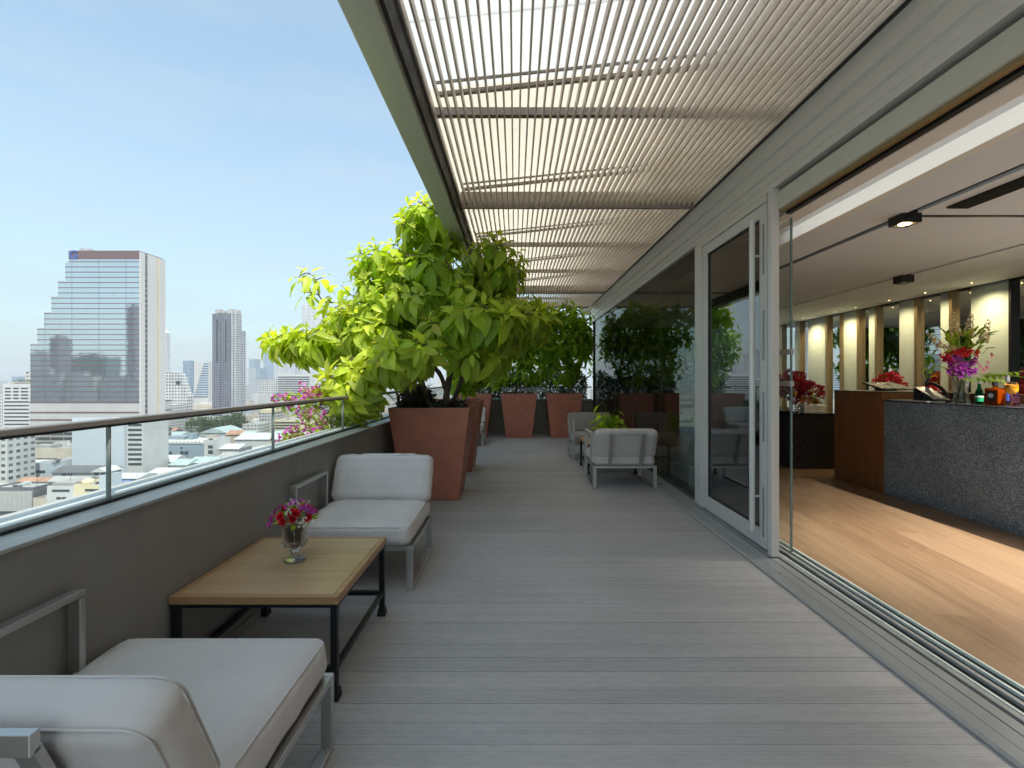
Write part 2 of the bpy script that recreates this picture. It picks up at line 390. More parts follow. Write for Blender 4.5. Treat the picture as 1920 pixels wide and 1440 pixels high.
def crystal(name, tint=(1, 1, 1), rough=0.0, ior=1.48):
    t = NT(name); g = t.n('ShaderNodeBsdfGlass'); g.inputs['Color'].default_value = (*tint, 1); g.inputs['Roughness'].default_value = rough; g.inputs['IOR'].default_value = ior
    lp = t.n('ShaderNodeBsdfTransparent'); lp.inputs[0].default_value = (*[c*.96 for c in tint], 1)
    mx = t.n('ShaderNodeMixShader'); mx.inputs[0].default_value = .35; t.l(g.outputs[0], mx.inputs[1]); t.l(lp.outputs[0], mx.inputs[2])
    return t.surf(mx.outputs[0])
M['crystal'] = crystal('cut crystal')
M['bottle_green'] = crystal('green bottle glass', (.10, .62, .34))
M['bottle_clear'] = crystal('clear bottle glass', (.93, .96, .98))
M['whisky'] = crystal('amber spirit', (.90, .52, .20))
M['pink_glass'] = crystal('pink drink', (.85, .45, .48))
M['mirror'] = pm('mirror', (.72, .74, .72), .015, 1.0, .02, 1, rvar=.005)
M['celadon'] = pm('pale green back painted glass', (.62, .72, .66), .22, 0, .03, .8)
M['ceiling_paint'] = pm('warm white ceiling paint', (.80, .85, .89), .7, 0, .03, 1)
M['white_paint'] = pm('white ceiling trim', (.88, .88, .85), .5, 0, .03, 2)
M['black_metal'] = pm('matt black metal', (.014, .014, .015), .42, .2)
M['grille'] = pm('black air grille', (.012, .012, .012), .5)
M['shade_grey'] = pm('grey recess', (.25, .25, .25), .6)
M['white_china'] = pm('white china', (.75, .72, .66), .25)
M['paper'] = pm('paper', (.72, .72, .72), .6)
M['chrome'] = pm('chrome', (.75, .75, .75), .08, 1.0, rvar=.03)
M['juice'] = pm('orange juice', (.80, .34, .015), .25)
M['food'] = pm('baked pastry', (.48, .21, .06), .6, 0, .4, 30, .5, 30)
M['silver_cap'] = pm('silver cap', (.6, .6, .62), .25, .9)
M['plastic_black'] = pm('black plastic', (.02, .02, .022), .3)
M['plastic_grey'] = pm('grey plastic', (.33, .35, .38), .35)
M['label_dark'] = pm('dark label', (.03, .03, .04), .5)
M['label_white'] = pm('white label', (.75, .75, .75), .5)
M['label_blue'] = pm('blue label', (.03, .06, .30), .5)

def leaf_mat(name, old, young, trans=.45, rough=.38):
    """leaf colour runs from old to young by its age attribute (on the big tree partly painted sun), paler veins along its UVs"""
    t = NT(name)
    at = t.n('ShaderNodeAttribute'); at.attribute_name = 'age'
    rn = t.n('ShaderNodeAttribute'); rn.attribute_name = 'rnd'
    u, v, _ = t.xyz(t.uv())
    du = t.m('ABSOLUTE', t.m('SUBTRACT', u, .5))
    mid = t.rng(du, 0, .035, 1, 0)
    ph = t.m('SUBTRACT', t.m('MULTIPLY', v, 9.0), t.m('MULTIPLY', du, 5.0))
    ve = t.rng(t.m('ABSOLUTE', t.m('SUBTRACT', t.m('FRACT', ph), .5)), 0, .09, .55, 0)
    vein = t.m('MAXIMUM', mid, ve)
    c = t.mix(at.outputs['Fac'], old, young)
    k = t.n('ShaderNodeVectorMath', operation='SCALE'); t.l(c, k.inputs[0]); t.l(t.rng(rn.outputs['Fac'], 0, 1, .66, 1.30), k.inputs['Scale'])
    kk = t.mix(t.m('MULTIPLY', t.m('GREATER_THAN', rn.outputs['Fac'], .975), .6), k.outputs[0], (.42, .26, .04))      # the odd yellowing leaf
    c = t.mix(t.m('MULTIPLY', vein, .42), kk, tuple(min(1, q*1.5+.03) for q in young))
    b = t.bsdf(c, rough, 0, t.bump(vein, .5, .006), .45)
    tl = t.n('ShaderNodeBsdfTranslucent')
    tcn = t.n('ShaderNodeVectorMath', operation='MULTIPLY'); t.l(c, tcn.inputs[0]); tcn.inputs[1].default_value = (1.45, 1.45, .55); t.l(tcn.outputs[0], tl.inputs[0])
    mx = t.n('ShaderNodeMixShader'); mx.inputs[0].default_value = trans; t.l(b, mx.inputs[1]); t.l(tl.outputs[0], mx.inputs[2])
    return t.surf(mx.outputs[0])
M['leaf_lime'] = leaf_mat('lime green leaf', (.21, .37, .030), (.62, .68, .085), .56)
M['leaf_mid'] = leaf_mat('mid green leaf', (.20, .38, .032), (.52, .64, .08), .68)
M['leaf_dark'] = leaf_mat('deep green leaf', (.12, .26, .03), (.40, .56, .07), .66)
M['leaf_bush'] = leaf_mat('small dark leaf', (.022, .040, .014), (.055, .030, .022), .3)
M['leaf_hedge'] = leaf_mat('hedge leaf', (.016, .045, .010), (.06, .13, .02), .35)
M['petal_purple'] = leaf_mat('magenta petal', (.42, .02, .36), (.62, .10, .55), .3, .5)
M['petal_deep'] = leaf_mat('deep purple petal', (.20, .008, .26), (.40, .05, .42), .3, .5)
M['joint'] = pm('pale bronze joint strip', (.30, .275, .235), .5, .1)
M['petal_red'] = leaf_mat('red petal', (.55, .006, .02), (.75, .02, .05), .2, .5)
M['petal_crimson'] = leaf_mat('crimson petal', (.26, .008, .03), (.55, .03, .07), .2, .5)
M['petal_white'] = leaf_mat('white petal', (.68, .66, .72), (.80, .80, .76), .3, .5)
M['petal_cream'] = leaf_mat('cream petal', (.80, .66, .50), (.88, .78, .66), .3, .5)
M['petal_pink'] = leaf_mat('pink petal', (.62, .12, .30), (.72, .30, .42), .3, .5)
# ------------------------------------------------------------------ the terrace (structure)
Y0, YE = -7.0, 12.25                 # the roof itself starts at YR
YR = -2.2  # unseen roof end cut back and deck lengthened to bounce sunlight forward
#                 # ends of the terrace
b = MB()
k = math.floor(Y0/.115)
rng = random.Random(4)
while k*.115 < YE:
    y = k*.115
    dz = rng.uniform(-.0008, .0008)
    b.box(-1.51, 1.80, y+.0018, y+.1132, -.03, dz); k += 1
deck = b.build('deck', M['deck'], fix=False); tag(deck, kind='structure')
b = MB(); b.box(-1.51, 1.80, Y0, YE, -.20, -.034)
tag(b.build('deck_base', M['seal'], fix=False), kind='structure')

# body of the tower the terrace belongs to
t = thing('hotel_building', 'grey tower block carrying the terrace under the deck', 'building', (4, 4, -65))
MB().box(-1.9, 12, Y0-1, YE+.5, -65, -.21).build('wall', facade('hotel wall', (.45, .45, .43), (.05, .07, .09)), t)
MB().box(1.95, 12, Y0-1, YE+2.4, 3.35, 3.9).build('roof', M['render_grey'], t)
MB().box(2.28, 12, Y0-.2, Y0-.05, .03, 3.35).build('end_wall', M['ceiling_paint'], t)
MB().box(6.62, 6.9, Y0-.05, YE+.2, -.2, 3.35).build('back_wall', M['ceiling_paint'], t)

# parapets
t = thing('parapet_wall', 'long dark grey parapet wall along the city side of the deck', 'wall', (-1.6, 4, 0))
MB().box(-1.87, -1.51, Y0, YE+.35, -.2, .885).build('wall', M['render_grey'], t)
MB().box(-1.885, -1.500, Y0, YE+.36, .886, .90).build('ledge', M['ledge'], t, bevel=.003)
MB().prism([(-1.51, 0.0), (-1.51, .055), (-1.502, .055), (-1.497, .045), (-1.497, 0.0)], 'y', Y0, YE).build('skirting', M['render_grey'], t)
t = thing('parapet_wall', 'short dark parapet wall behind the row of terracotta planters', 'wall', (.2, 12.4, 0))
MB().box(-1.509, 2.0, YE, YE+.35, -.2, .86).build('wall', M['render_grey'], t)
MB().box(-1.498, 2.0, YE-.012, YE+.36, .861, .875).build('ledge', M['ledge'], t, bevel=.003)

# glass balustrades
def balustrade(label, p0, p1, joints, zb):
    """from p0 to p1 (both along one axis), glass between the joints"""
    t = thing('glass_balustrade', label, 'railing', ((p0[0]+p1[0])/2, (p0[1]+p1[1])/2, .9))
    d = Vector((p1[0]-p0[0], p1[1]-p0[1], 0)).normalized()
    n = Vector((d.y, -d.x, 0))
    P0 = Vector((*p0[:2], zb)); P1 = Vector((*p1[:2], zb))
    q = MB(); q.bar(P0+Vector((0, 0, .326)), P1+Vector((0, 0, .326)), .055, .022); q.build('handrail', M['rail'], t, bevel=.003)
    q = MB(); q.bar(P0+Vector((0, 0, .310)), P1+Vector((0, 0, .310)), .024, .010); q.build('handrail_channel', M['alu_dark'], t)
    q = MB(); q.bar(P0+n*.022+Vector((0, 0, .006)), P1+n*.022+Vector((0, 0, .006)), .012, .012); q.build('seal', M['seal'], t)
    q = MB(); q.bar(P0-n*.075+Vector((0, 0, .007)), P1-n*.075+Vector((0, 0, .007)), .12, .014); q.build('kerb', M['kerb_white'], t, bevel=.004)
    js = [0]+joints+[(Vector(p1)-Vector(p0)).length]
    for a, c in zip(js[:-1], js[1:]):
        A = P0+d*(a+.004); B = P0+d*(c-.004)
        q = MB(); zt = Vector((0, 0, .306)); zl = Vector((0, 0, .002)); h = n*.005
        q.add([A+zl+h, B+zl+h, B+zt+h, A+zt+h], [(0, 1, 2, 3)])
        q.add([A+zl-h, B+zl-h, B+zt-h, A+zt-h], [(0, 1, 2, 3)])
        g = q.build('glass_pane', M['glass_bal'], t, fix=False)
        for E in (A, B):
            e = MB(); e.add([E+zl+h, E+zl-h, E+zt-h, E+zt+h], [(0, 1, 2, 3)]); e.build('edge', M['glass_edge'], g, fix=False)
    for a in joints:
        q = MB(); A = P0+d*a; q.bar(A+Vector((0, 0, .004)), A+Vector((0, 0, .305)), .016, .007, up=d); q.build('joint_strip', M['joint'], t)
balustrade('long clear glass balustrade with bronze rail on the city side parapet', (-1.665, Y0), (-1.665, YE+.2), [k for k in np.arange(.63-2*1.335-Y0, YE+.2-Y0, 1.335).tolist() if k > .3], .9)
balustrade('short glass balustrade behind the row of planters at the far end', (-1.60, YE+.19), (1.98, YE+.19), [1.2, 2.4], .875)

# pergola roof
t = thing('pergola', 'slatted pergola roof with translucent sheets over the deck', 'pergola', (.6, 4, 3.1))
XL, XR, ZS = -.575, 1.915, 3.262
poly = [(-.775, 3.05), (-.613, 3.05), (-.613, 3.40), (-.655, 3.44), (-.86, 3.56), (-.86, 3.30), (-.80, 3.10)]
MB().prism(poly, 'y', YR, 12.62).build('edge_beam', M['beam_green'], t, bevel=.004)
MB().box(-.611, -.590, YR, 12.6, 3.10, 3.36).build('beam_gutter', M['alu_dark'], t)
MB().box(1.932, 1.949, YR, 12.45, 3.262, 3.345).build('shadow_gap', M['alu_dark'], t)
mod = [(YR, -.02), (-.02, 5.16), (5.20, 10.34), (10.38, 12.45)]
n = 46; pitch = (XR-XL)/(n-1)
for (a, c) in mod:
    q = MB()
    for i in range(n):
        x = XL+i*pitch
        q.box(x-.0055, x+.0055, a+.012, c-.012, ZS, ZS+.064)
    q.build('slat_screen', M['slat'], t, fix=False)
for y in (-.02, 5.18, 10.36, 12.47):
    q = MB(); q.prism([(y-.018, ZS-.022), (y+.018, ZS-.022), (y+.018, ZS-.006), (y+.006, ZS-.006), (y+.006, ZS+.16), (y-.006, ZS+.16), (y-.006, ZS-.006), (y-.018, ZS-.006)], 'x', -.588, 1.93)
    q.build('cross_beam', M['cross'], t)
for y in (-1.0, 1.75, 3.50, 6.95, 8.66, 11.6):
    MB().box(-.588, 1.93, y, y+.05, ZS+.0665, ZS+.122).build('slat_carrier', M['cross'], t)
zr = lambda x: 3.60+.105*(x+.6)                                   # the sheets rise towards the building
def slope_bar(x0, x1, y0, y1, z0, z1):
    q = MB(); q.prism([(x0, zr(x0)+z0), (x1, zr(x1)+z0), (x1, zr(x1)+z1), (x0, zr(x0)+z1)], 'y', y0, y1); return q
for y in (-.1, 1.70, 3.54, 5.38, 7.22, 9.06, 10.9):
    slope_bar(-.588, 1.93, y, y+.014, -.020, -.002).build('rafter', M['cross'], t)
    slope_bar(-.588, 1.93, y+.13, y+.165, -.030, -.002).build('rafter', M['cross'], t)
for (a, c) in ((YR, -.4), (-.395, 2.95), (2.955, 6.3), (6.305, 9.65), (9.655, 12.5)):
    slope_bar(-.85, 1.94, a, c, 0, .012).build('roof_sheet', M['poly'], t)
MB().prism([(1.95, 3.3), (2.3, 3.3), (2.3, 3.9), (1.95, 3.88)], 'y', Y0, 13.0).build('wall_plate', M['alu'], t)

# glazed front of the lounge
t = thing('glass_facade', 'aluminium and tinted glass front between the deck and the lounge', 'facade', (2.0, 4, 0))
XF = 2.0; YP = 3.68
fas = [(1.95, 3.26), (1.95, 3.118), (1.975, 3.108), (1.975, 3.098), (1.965, 3.09), (1.965, 3.00), (1.985, 2.992), (1.985, 2.975), (1.975, 2.965), (1.975, 2.925), (1.982, 2.92), (1.982, 2.868), (2.30, 2.868), (2.30, 3.26)]
MB().prism(fas, 'y', Y0, YE+.1).build('head_beam', M['alu'], t)
# opening: recess, cream soffit board, brass strip, black slot
MB().box(2.06, 2.11, Y0, YP, 2.835, 2.866).build('head_recess', M['alu_dark'], t)
MB().prism([(2.01, 2.832), (2.01, 2.705), (2.03, 2.700), (2.105, 2.700), (2.105, 2.832)], 'y', Y0, YP-.002).build('head_board', M['cream'], t)
MB().box(2.032, 2.062, Y0, YP-.002, 2.676, 2.699).build('head_trim', M['brass'], t)
MB().box(2.075, 2.112, Y0, YP-.002, 2.664, 2.690).build('head_track', M['black_metal'], t)
# sill
sill = [(1.80, -.19), (1.80, .012), (1.815, .022), (1.875, .026), (1.882, .020), (1.95, .026), (2.015, .030), (2.015, .022), (2.03, .022), (2.03, .034), (2.058, .034), (2.058, -.19)]
MB().prism(sill, 'y', Y0, YE).build('sill', M['alu_sill'], t)
for (xa, xb, zz) in ((1.8795, 1.8845, .0215), (1.953, 1.957, .0275), (2.012, 2.017, .0312)): MB().box(xa, xb, Y0, YE-.001, zz-.004, zz).build('sill_groove', M['alu_dark'], t)
q = MB(); q.box(2.060, 2.262, Y0, YE, -.19, .018); q.build('track_bed', M['track_black'], t)
for x in (2.068, 2.128, 2.188, 2.248):
    q = MB(); q.box(x, x+(.012 if x != 2.128 else .022), Y0, YE-.001, .0185, .034); q.build('track_rail', M['track_white'] if x != 2.128 else M['alu_sill'], t)
def frame_post(y0, y1, x0=1.985, x1=2.055, z0=.036, z1=2.866, name='post', m=None, par=None, bev=.004):
    return MB().box(x0, x1, y0, y1, z0, z1).build(name, m or M['alu'], par or t, bevel=bev)
frame_post(3.68, 3.735, 1.965, 2.025); frame_post(3.745, 3.775, 1.99, 2.02)
frame_post(5.10, 5.17, 1.975, 2.06); frame_post(5.18, 5.31, 1.985, 2.055)
frame_post(YE-.03, YE+.03, 1.985, 2.055, m=M['alu_dark'])
# fixed panes
ys = [5.314, 6.70, 8.21, 9.73, 11.24, 12.215]
for a, c in zip(ys[:-1], ys[1:]):
    q = MB()
    for x in (2.014, 2.026): q.add([(x, a+.003, .04), (x, c-.003, .04), (x, c-.003, 2.86), (x, a+.003, 2.86)], [(0, 1, 2, 3)])
    g = q.build('glass_pane', M['glass_dark'], t, fix=False)
    if c < 12: MB().box(2.016, 2.024, c-.004, c+.004, .04, 2.86).build('joint', M['rail'], t)
# door
dr = MB(); y0, y1 = 3.79, 5.085; xo, xi = 1.985, 2.04
for (a, c, z0, z1) in ((y0, y0+.115, .05, 2.80), (y1-.115, y1, .05, 2.80), (y0+.1155, y1-.1155, .05, .19), (y0+.1155, y1-.1155, 2.70, 2.80)):
    dr.box(xo, xi, a, c, z0, z1)
door = dr.build('door', M['alu'], t, bevel=.004)
for (a, c, z0, z1) in ((y0-.01, y1+.01, 2.806, 2.864),):
    MB().box(1.978, 2.05, a, c, z0, z1).build('door_head', M['alu'], t, bevel=.003)
q = MB()
for x in (2.008, 2.018): q.add([(x, y0+.11, .185), (x, y1-.11, .185), (x, y1-.11, 2.705), (x, y0+.11, 2.705)], [(0, 1, 2, 3)])
q.build('glass_pane', M['glass_door'], door, fix=False)
q = MB()
for (a, c, z0, z1) in ((y0+.1155, y0+.128, .19, 2.70), (y1-.128, y1-.1155, .19, 2.70), (y0+.1285, y1-.1285, .19, .203), (y0+.1285, y1-.1285, 2.688, 2.70)):
    q.box(1.998, 2.03, a, c, z0, z1)
q.build('gasket', M['seal'], door)
q = MB(); q.tube([(1.925, 3.90, .17), (1.925, 3.90, 2.69)], .022, 20); hd = q.build('handle', M['alu'], door, smooth=True, angle=40)
q = MB()
for z in (.45, 1.4, 2.4): q.tube([(1.925, 3.90, z), (1.99, 3.90, z)], .009, 10)
q.build('handle_mount', M['alu'], hd, smooth=True, angle=40)
q = MB()
for z in (.34, 1.10, 1.75, 2.44): q.box(1.976, 1.984, 3.825, 3.838, z-.20, z+.20)
q.build('hinge_strip', M['alu_sill'], door, bevel=.002)
# parked sliding leaf behind the door
q = MB()
for x in (2.150, 2.162): q.add([(x, 3.755, .05), (x, 5.0, .05), (x, 5.0, 2.66), (x, 3.755, 2.66)], [(0, 1, 2, 3)])
lf = q.build('sliding_leaf', M['glass_clear'], t, fix=False)
MB().box(2.149, 2.163, 3.743, 3.755, .05, 2.66).build('leaf_edge', M['glass_edge'], lf)
for z in (1.365, 1.615): MB().box(2.140, 2.172, 3.735, 3.90, z-.02, z+.02).build('clip', M['ledge'], lf, bevel=.003)
# glazed end of the lounge
q = MB()
for y in (12.20, 12.212): q.add([(2.07, y, .04), (6.6, y, .04), (6.6, y, 2.86), (2.07, y, 2.86)], [(0, 1, 2, 3)])
q.build('end_pane', M['glass_clear'], t, fix=False)
MB().box(2.06, 6.62, 12.16, 12.25, 2.862, 3.34).build('end_beam', M['alu_dark'], t)

# lounge interior shell
tag(MB().box(2.264, 6.62, Y0, YE, -.2, .032).build('floor', M['oak_floor']), kind='structure')
ZC = 2.70
c = MB()
c.box(2.31, 2.575, Y0, 12.1, 2.80, 2.83)                      # raised slot along the glass
c.box(2.575, 3.06, Y0, 12.1, ZC, 2.83)
c.box(3.14, 4.86, Y0, 12.1, ZC, 2.83)
c.box(4.93, 6.62, Y0, 12.1, ZC, 2.83)
c.box(3.06, 3.14, Y0, 12.1, 2.80, 2.83); c.box(4.86, 4.93, Y0, 12.1, 2.80, 2.83)
cl = c.build('ceiling', M['ceiling_paint']); tag(cl, kind='structure')
MB().prism([(2.568, 2.696), (2.568, 2.80), (2.5745, 2.80), (2.5745, 2.699), (2.64, 2.699), (2.64, 2.696)], 'y', Y0, 12.1).build('cornice', M['white_paint'], cl)
MB().prism([(2.115, 2.692), (2.16, 2.692), (2.163, 2.700), (2.17, 2.700), (2.173, 2.692), (2.30, 2.692), (2.30, 2.83), (2.115, 2.83)], 'y', Y0, 12.1).build('curtain_pelmet', M['white_paint'], cl)
MB().box(3.062, 3.138, Y0, 12.1, 2.722, 2.745).build('lamp_slot', M['black_metal'], cl)
MB().box(3.20, 4.855, 3.80, 3.835, 2.6935, 2.6995).build('lamp_slot', M['black_metal'], cl)
MB().box(4.862, 4.928, Y0, 12.1, 2.775, 2.799).build('lamp_slot', M['shade_grey'], cl)
q = MB(); q.box(3.25, 3.42, -1.0, 3.62, 2.688, 2.699)
for i in range(7): q.box(3.26+i*.022, 3.268+i*.022, -.99, 3.61, 2.680, 2.688)
tag(q.build('air_grille', M['grille']), 'long black slotted air grille in the lounge ceiling', 'air vent')
# ------------------------------------------------------------------ seating and tables
def cushion(name, sx, sy, sz, r, bulge, mat, parent, loc, rx=0.0, n=14, seed=1, crown=0.0):
    """soft rounded block with crowned faces; sits with its centre at loc (parent space)"""
    rg = np.random.default_rng(seed)
    h = np.array([sx, sy, sz])/2
    vs = {}; V = []; Fc = []
    g = np.linspace(-1, 1, n+1); g = np.sign(g)*np.abs(g)**.72        # finer towards the edges
    def vid(p):
        k = tuple(np.round(p, 5))
        if k not in vs: vs[k] = len(V); V.append(np.array(p))
        return vs[k]
    for ax in range(3):
        for sg in (-1, 1):
            for i in range(n):
                for j in range(n):
                    q = []
                    for (a, c) in ((i, j), (i+1, j), (i+1, j+1), (i, j+1)):
                        p = [0, 0, 0]; p[ax] = sg; p[(ax+1) % 3] = g[a]; p[(ax+2) % 3] = g[c]; q.append(vid(p))
                    Fc.append(q if sg > 0 else q[::-1])
    ph = rg.uniform(0, 6.28, 6); out = []
    for p in V:
        w = p*h; inner = np.clip(w, -(h-r), h-r); d = w-inner; L = np.linalg.norm(d)
        nrm = d/L if L > 1e-9 else np.zeros(3)
        if L > 1e-9: w = inner+nrm*r
        e = (1-p[(0)]**2, 1-p[1]**2, 1-p[2]**2)
        for ax in range(3):
            if abs(p[ax]) > .999:
                o = [a for a in range(3) if a != ax]
                amt = bulge*(h.min()*2)*(max(0, e[o[0]])**.6)*(max(0, e[o[1]])**.6)
                if ax != int(np.argmin(h)): amt *= .6
                w[ax] += np.sign(p[ax])*amt
        w = w+nrm*.0042*(math.sin(w[0]*37+ph[0])*math.sin(w[1]*33+ph[1])+math.sin(w[2]*60+ph[2])*.6)
        w[2] += .002*math.sin(w[0]*9+ph[3])*math.sin(w[1]*8+ph[4])
        out.append(w)
    rm = Matrix.Rotation(rx, 3, 'X'); L0 = Vector(loc)
    q = MB(); q.add([tuple(rm @ Vector(w)+L0) for w in out], Fc)
    o = q.build(name, mat, parent, smooth=True, local=True)
    # piping along the two seams
    a = int(np.argmin(h)); u, v = [i for i in range(3) if i != a]
    for sg in (-1, 1):
        pts = []
        k = r*.235
        hu, hv = h[u]-k, h[v]-k; rc = r*.95
        for (cu, cv, a0) in ((hu-rc, hv-rc, 0), (-(hu-rc), hv-rc, 90), (-(hu-rc), -(hv-rc), 180), (hu-rc, -(hv-rc), 270)):
            for s in range(6):
                an = R(a0+18*s); w = np.zeros(3); w[u] = cu+rc*math.cos(an); w[v] = cv+rc*math.sin(an); w[a] = sg*(h[a]-k); pts.append(rm @ Vector(w)+L0)
        # densify straight runs following nothing fancy, then close
        pts.append(pts[0])
        q = MB(); q.tube(pts, .0034, 6); q.build('piping', mat, o, smooth=True, local=True)
    return o

def make_chair(label, arm, fab, front=-.385, rear=.16):
    """lounge chair facing -Y; its one arm on side arm (-1 or 1); origin on the floor under its middle"""
    t = thing('lounge_chair', label, 'chair')
    hw, hd = .385, .385; s = .042; th = .024; st = M['steel']
    ax = arm*hw
    q = MB()                                                       # side frame with the arm
    zt = .69
    if front > -hd: q.box(ax-s/2, ax+s/2, -hd, -hd+th, 0, .290)                    # arm set back: a short leg stays at the front
    q.box(ax-s/2, ax+s/2, front, front+th, 0 if front <= -hd else th+.0005, zt-th); q.box(ax-s/2, ax+s/2, front, rear, zt-th+.0005, zt)
    q.box(ax-s/2, ax+s/2, rear-th, rear, .2905, zt-th-.0005)
    q.box(ax-s/2, ax+s/2, -hd+th+.0005, hd-th-.0005, 0.0, th); q.box(ax-s/2, ax+s/2, hd-th, hd, 0, .290)
    q.build('arm_frame', st, t, bevel=.003, local=True)
    q = MB(); bx = -ax                                             # side frame without an arm
    q.box(bx-s/2, bx+s/2, -hd, -hd+th, 0, .290); q.box(bx-s/2, bx+s/2, hd-th, hd, 0, .290); q.box(bx-s/2, bx+s/2, -hd+th+.0005, hd-th-.0005, 0, th)
    q.build('leg_frame', st, t, bevel=.003, local=True)
    q = MB(); z0, z1 = .262, .2895
    for sx in (-1, 1): q.box(sx*hw-s/2+.001, sx*hw+s/2-.001, -hd+th+.001, hd-th-.001, z0, z1)
    for (a, c) in ((-hd+.001, -hd+th+.014), (hd-th-.014, hd-.001)): q.box(-hw+s/2+.001, hw-s/2-.001, a, c, z0, z1)
    for x in (-.13, .13): q.box(x-.02, x+.02, -hd+th+.015, hd-th-.015, z0+.002, z1-.006)
    q.build('seat_frame', st, t, bevel=.002, local=True)
    q = MB(); lean = .190                                          # inverted U behind the back cushion
    for x in (-.20, .20): q.bar((x, hd-.010, z1), (x, hd+lean-.018, .730), .042, .018, up=(0, 1, 0))
    q.bar((-.221, hd+lean-.014, .740), (.221, hd+lean-.014, .740), .020, .042)
    q.build('back_support', st, t, bevel=.002, local=True)
    cushion('seat_cushion', .775, .775, .135, .045, .10, fab, t, (0, -.006, .359), n=14, seed=int(1000*abs(arm))+3)
    cushion('back_cushion', .79, .130, .39, .055, .07, fab, t, (0, hd+.002, .583), rx=-R(25), n=14, seed=9)
    q = MB()
    for sx in (-1, 1):
        for sy in (-1, 1): q.lathe([(.012, -.0), (.014, .001), (.014, .003)], 10, (sx*hw, sy*(hd-.03), .0))
    return t

def place(o, x, y, rz=0.0): o.location = (x, y, .0015); o.rotation_euler = (0, 0, rz); return o
G1 = 'steel framed lounge chairs on the deck'
chairA = make_chair('large grey lounge chair cut off at the lower left, seen from behind', 1, M['fabric'], -.197, .36); place(chairA, -1.09, 1.43, math.pi); chairA['group'] = G1
chairB = make_chair('grey lounge chair facing us between the wooden table and the big planter', -1, M['fabric']); place(chairB, -1.085, 3.56); chairB['group'] = G1
chairD = make_chair('grey lounge chair with its steel back towards us beside the tinted glass', 1, M['fabric']); place(chairD, 1.40, 6.505, math.pi); chairD['group'] = G1
chairC = make_chair('shade-darkened grey lounge chair facing us behind the potted pothos', -1, M['fabric_shaded']); place(chairC, 1.385, 8.60); chairC['group'] = G1
chairE = copy_thing(chairB, (-1.07, 10.42, .0015), 0, 'far grey chair peeping out behind the left planters')

def make_table(label, w, d, zt):
    t = thing('coffee_table', label, 'table')
    q = MB(); f = .028
    q.box(-w/2+f+.0012, w/2-f-.0012, -d/2+f+.0012, d/2-f-.0012, zt-.030, zt-.0008); q.build('tabletop', M['teak_top'], t, local=True)
    q = MB()
    q.box(-w/2, w/2, -d/2, -d/2+f, zt-.036, zt); q.box(-w/2, w/2, d/2-f, d/2, zt-.036, zt)
    q.box(-w/2, -w/2+f, -d/2+f+.0003, d/2-f-.0003, zt-.036, zt); q.box(w/2-f, w/2, -d/2+f+.0003, d/2-f-.0003, zt-.036, zt)
    q.build('top_edging', M['teak_edge'], t, bevel=.003, local=True)
    zl = zt-.0365; s = .030
    q = MB(); e = .004
    q.box(-w/2+e, w/2-e, -d/2+e, -d/2+e+.025, zl-.014, zl); q.box(-w/2+e, w/2-e, d/2-e-.025, d/2-e, zl-.014, zl)
    q.box(-w/2+e, -w/2+e+.025, -d/2+e+.0255, d/2-e-.0255, zl-.014, zl); q.box(w/2-e-.025, w/2-e, -d/2+e+.0255, d/2-e-.0255, zl-.014, zl)
    q.build('top_frame', M['black_iron'], t, local=True, bevel=.001)
    xs, ysn = w/2-s/2-.006, d/2-s/2-.006
    for sx in (-1, 1):
        for sy in (-1, 1):
            q = MB(); q.box(sx*xs-s/2, sx*xs+s/2, sy*ysn-s/2, sy*ysn+s/2, .046, zl-.0142)
            lg = q.build('leg', M['black_iron'], t, local=True, bevel=.002)
            q = MB(); a, c = s/2+.004, s/2+.009
            q.add([(sx*xs+i*r_, sy*ysn+j*r_, z) for (r_, z) in ((c, 0), (c, .018), (a+.003, .022), (a, .045)) for (i, j) in ((-1, -1), (1, -1), (1, 1), (-1, 1))],
                  [(3, 2, 1, 0), (12, 13, 14, 15)]+[(4*k+j, 4*k+(j+1) % 4, 4*k+4+(j+1) % 4, 4*k+4+j) for k in range(3) for j in range(4)])
            q.build('foot', M['black_iron'], lg, local=True, bevel=.001)
    for sx in (-1, 1):
        q = MB(); q.box(sx*xs-.011, sx*xs+.011, -ysn+s/2, ysn-s/2, .118, .142); q.build('stretcher', M['black_iron'], t, local=True)
    for sy in (-1, 1):
        q = MB(); q.box(-xs+s/2, xs-s/2, sy*ysn-.011, sy*ysn+.011, .118, .142); q.build('stretcher', M['black_iron'], t, local=True)
    return t
t1 = place(make_table('wooden coffee table with black iron legs holding the crystal vase', .735, .79, .455), -1.137, 2.477); t1['group'] = 'wood topped coffee tables'
t2 = copy_thing(t1, (1.42, 7.44, .0015), 0, 'far coffee table between two chairs under the pothos plant')

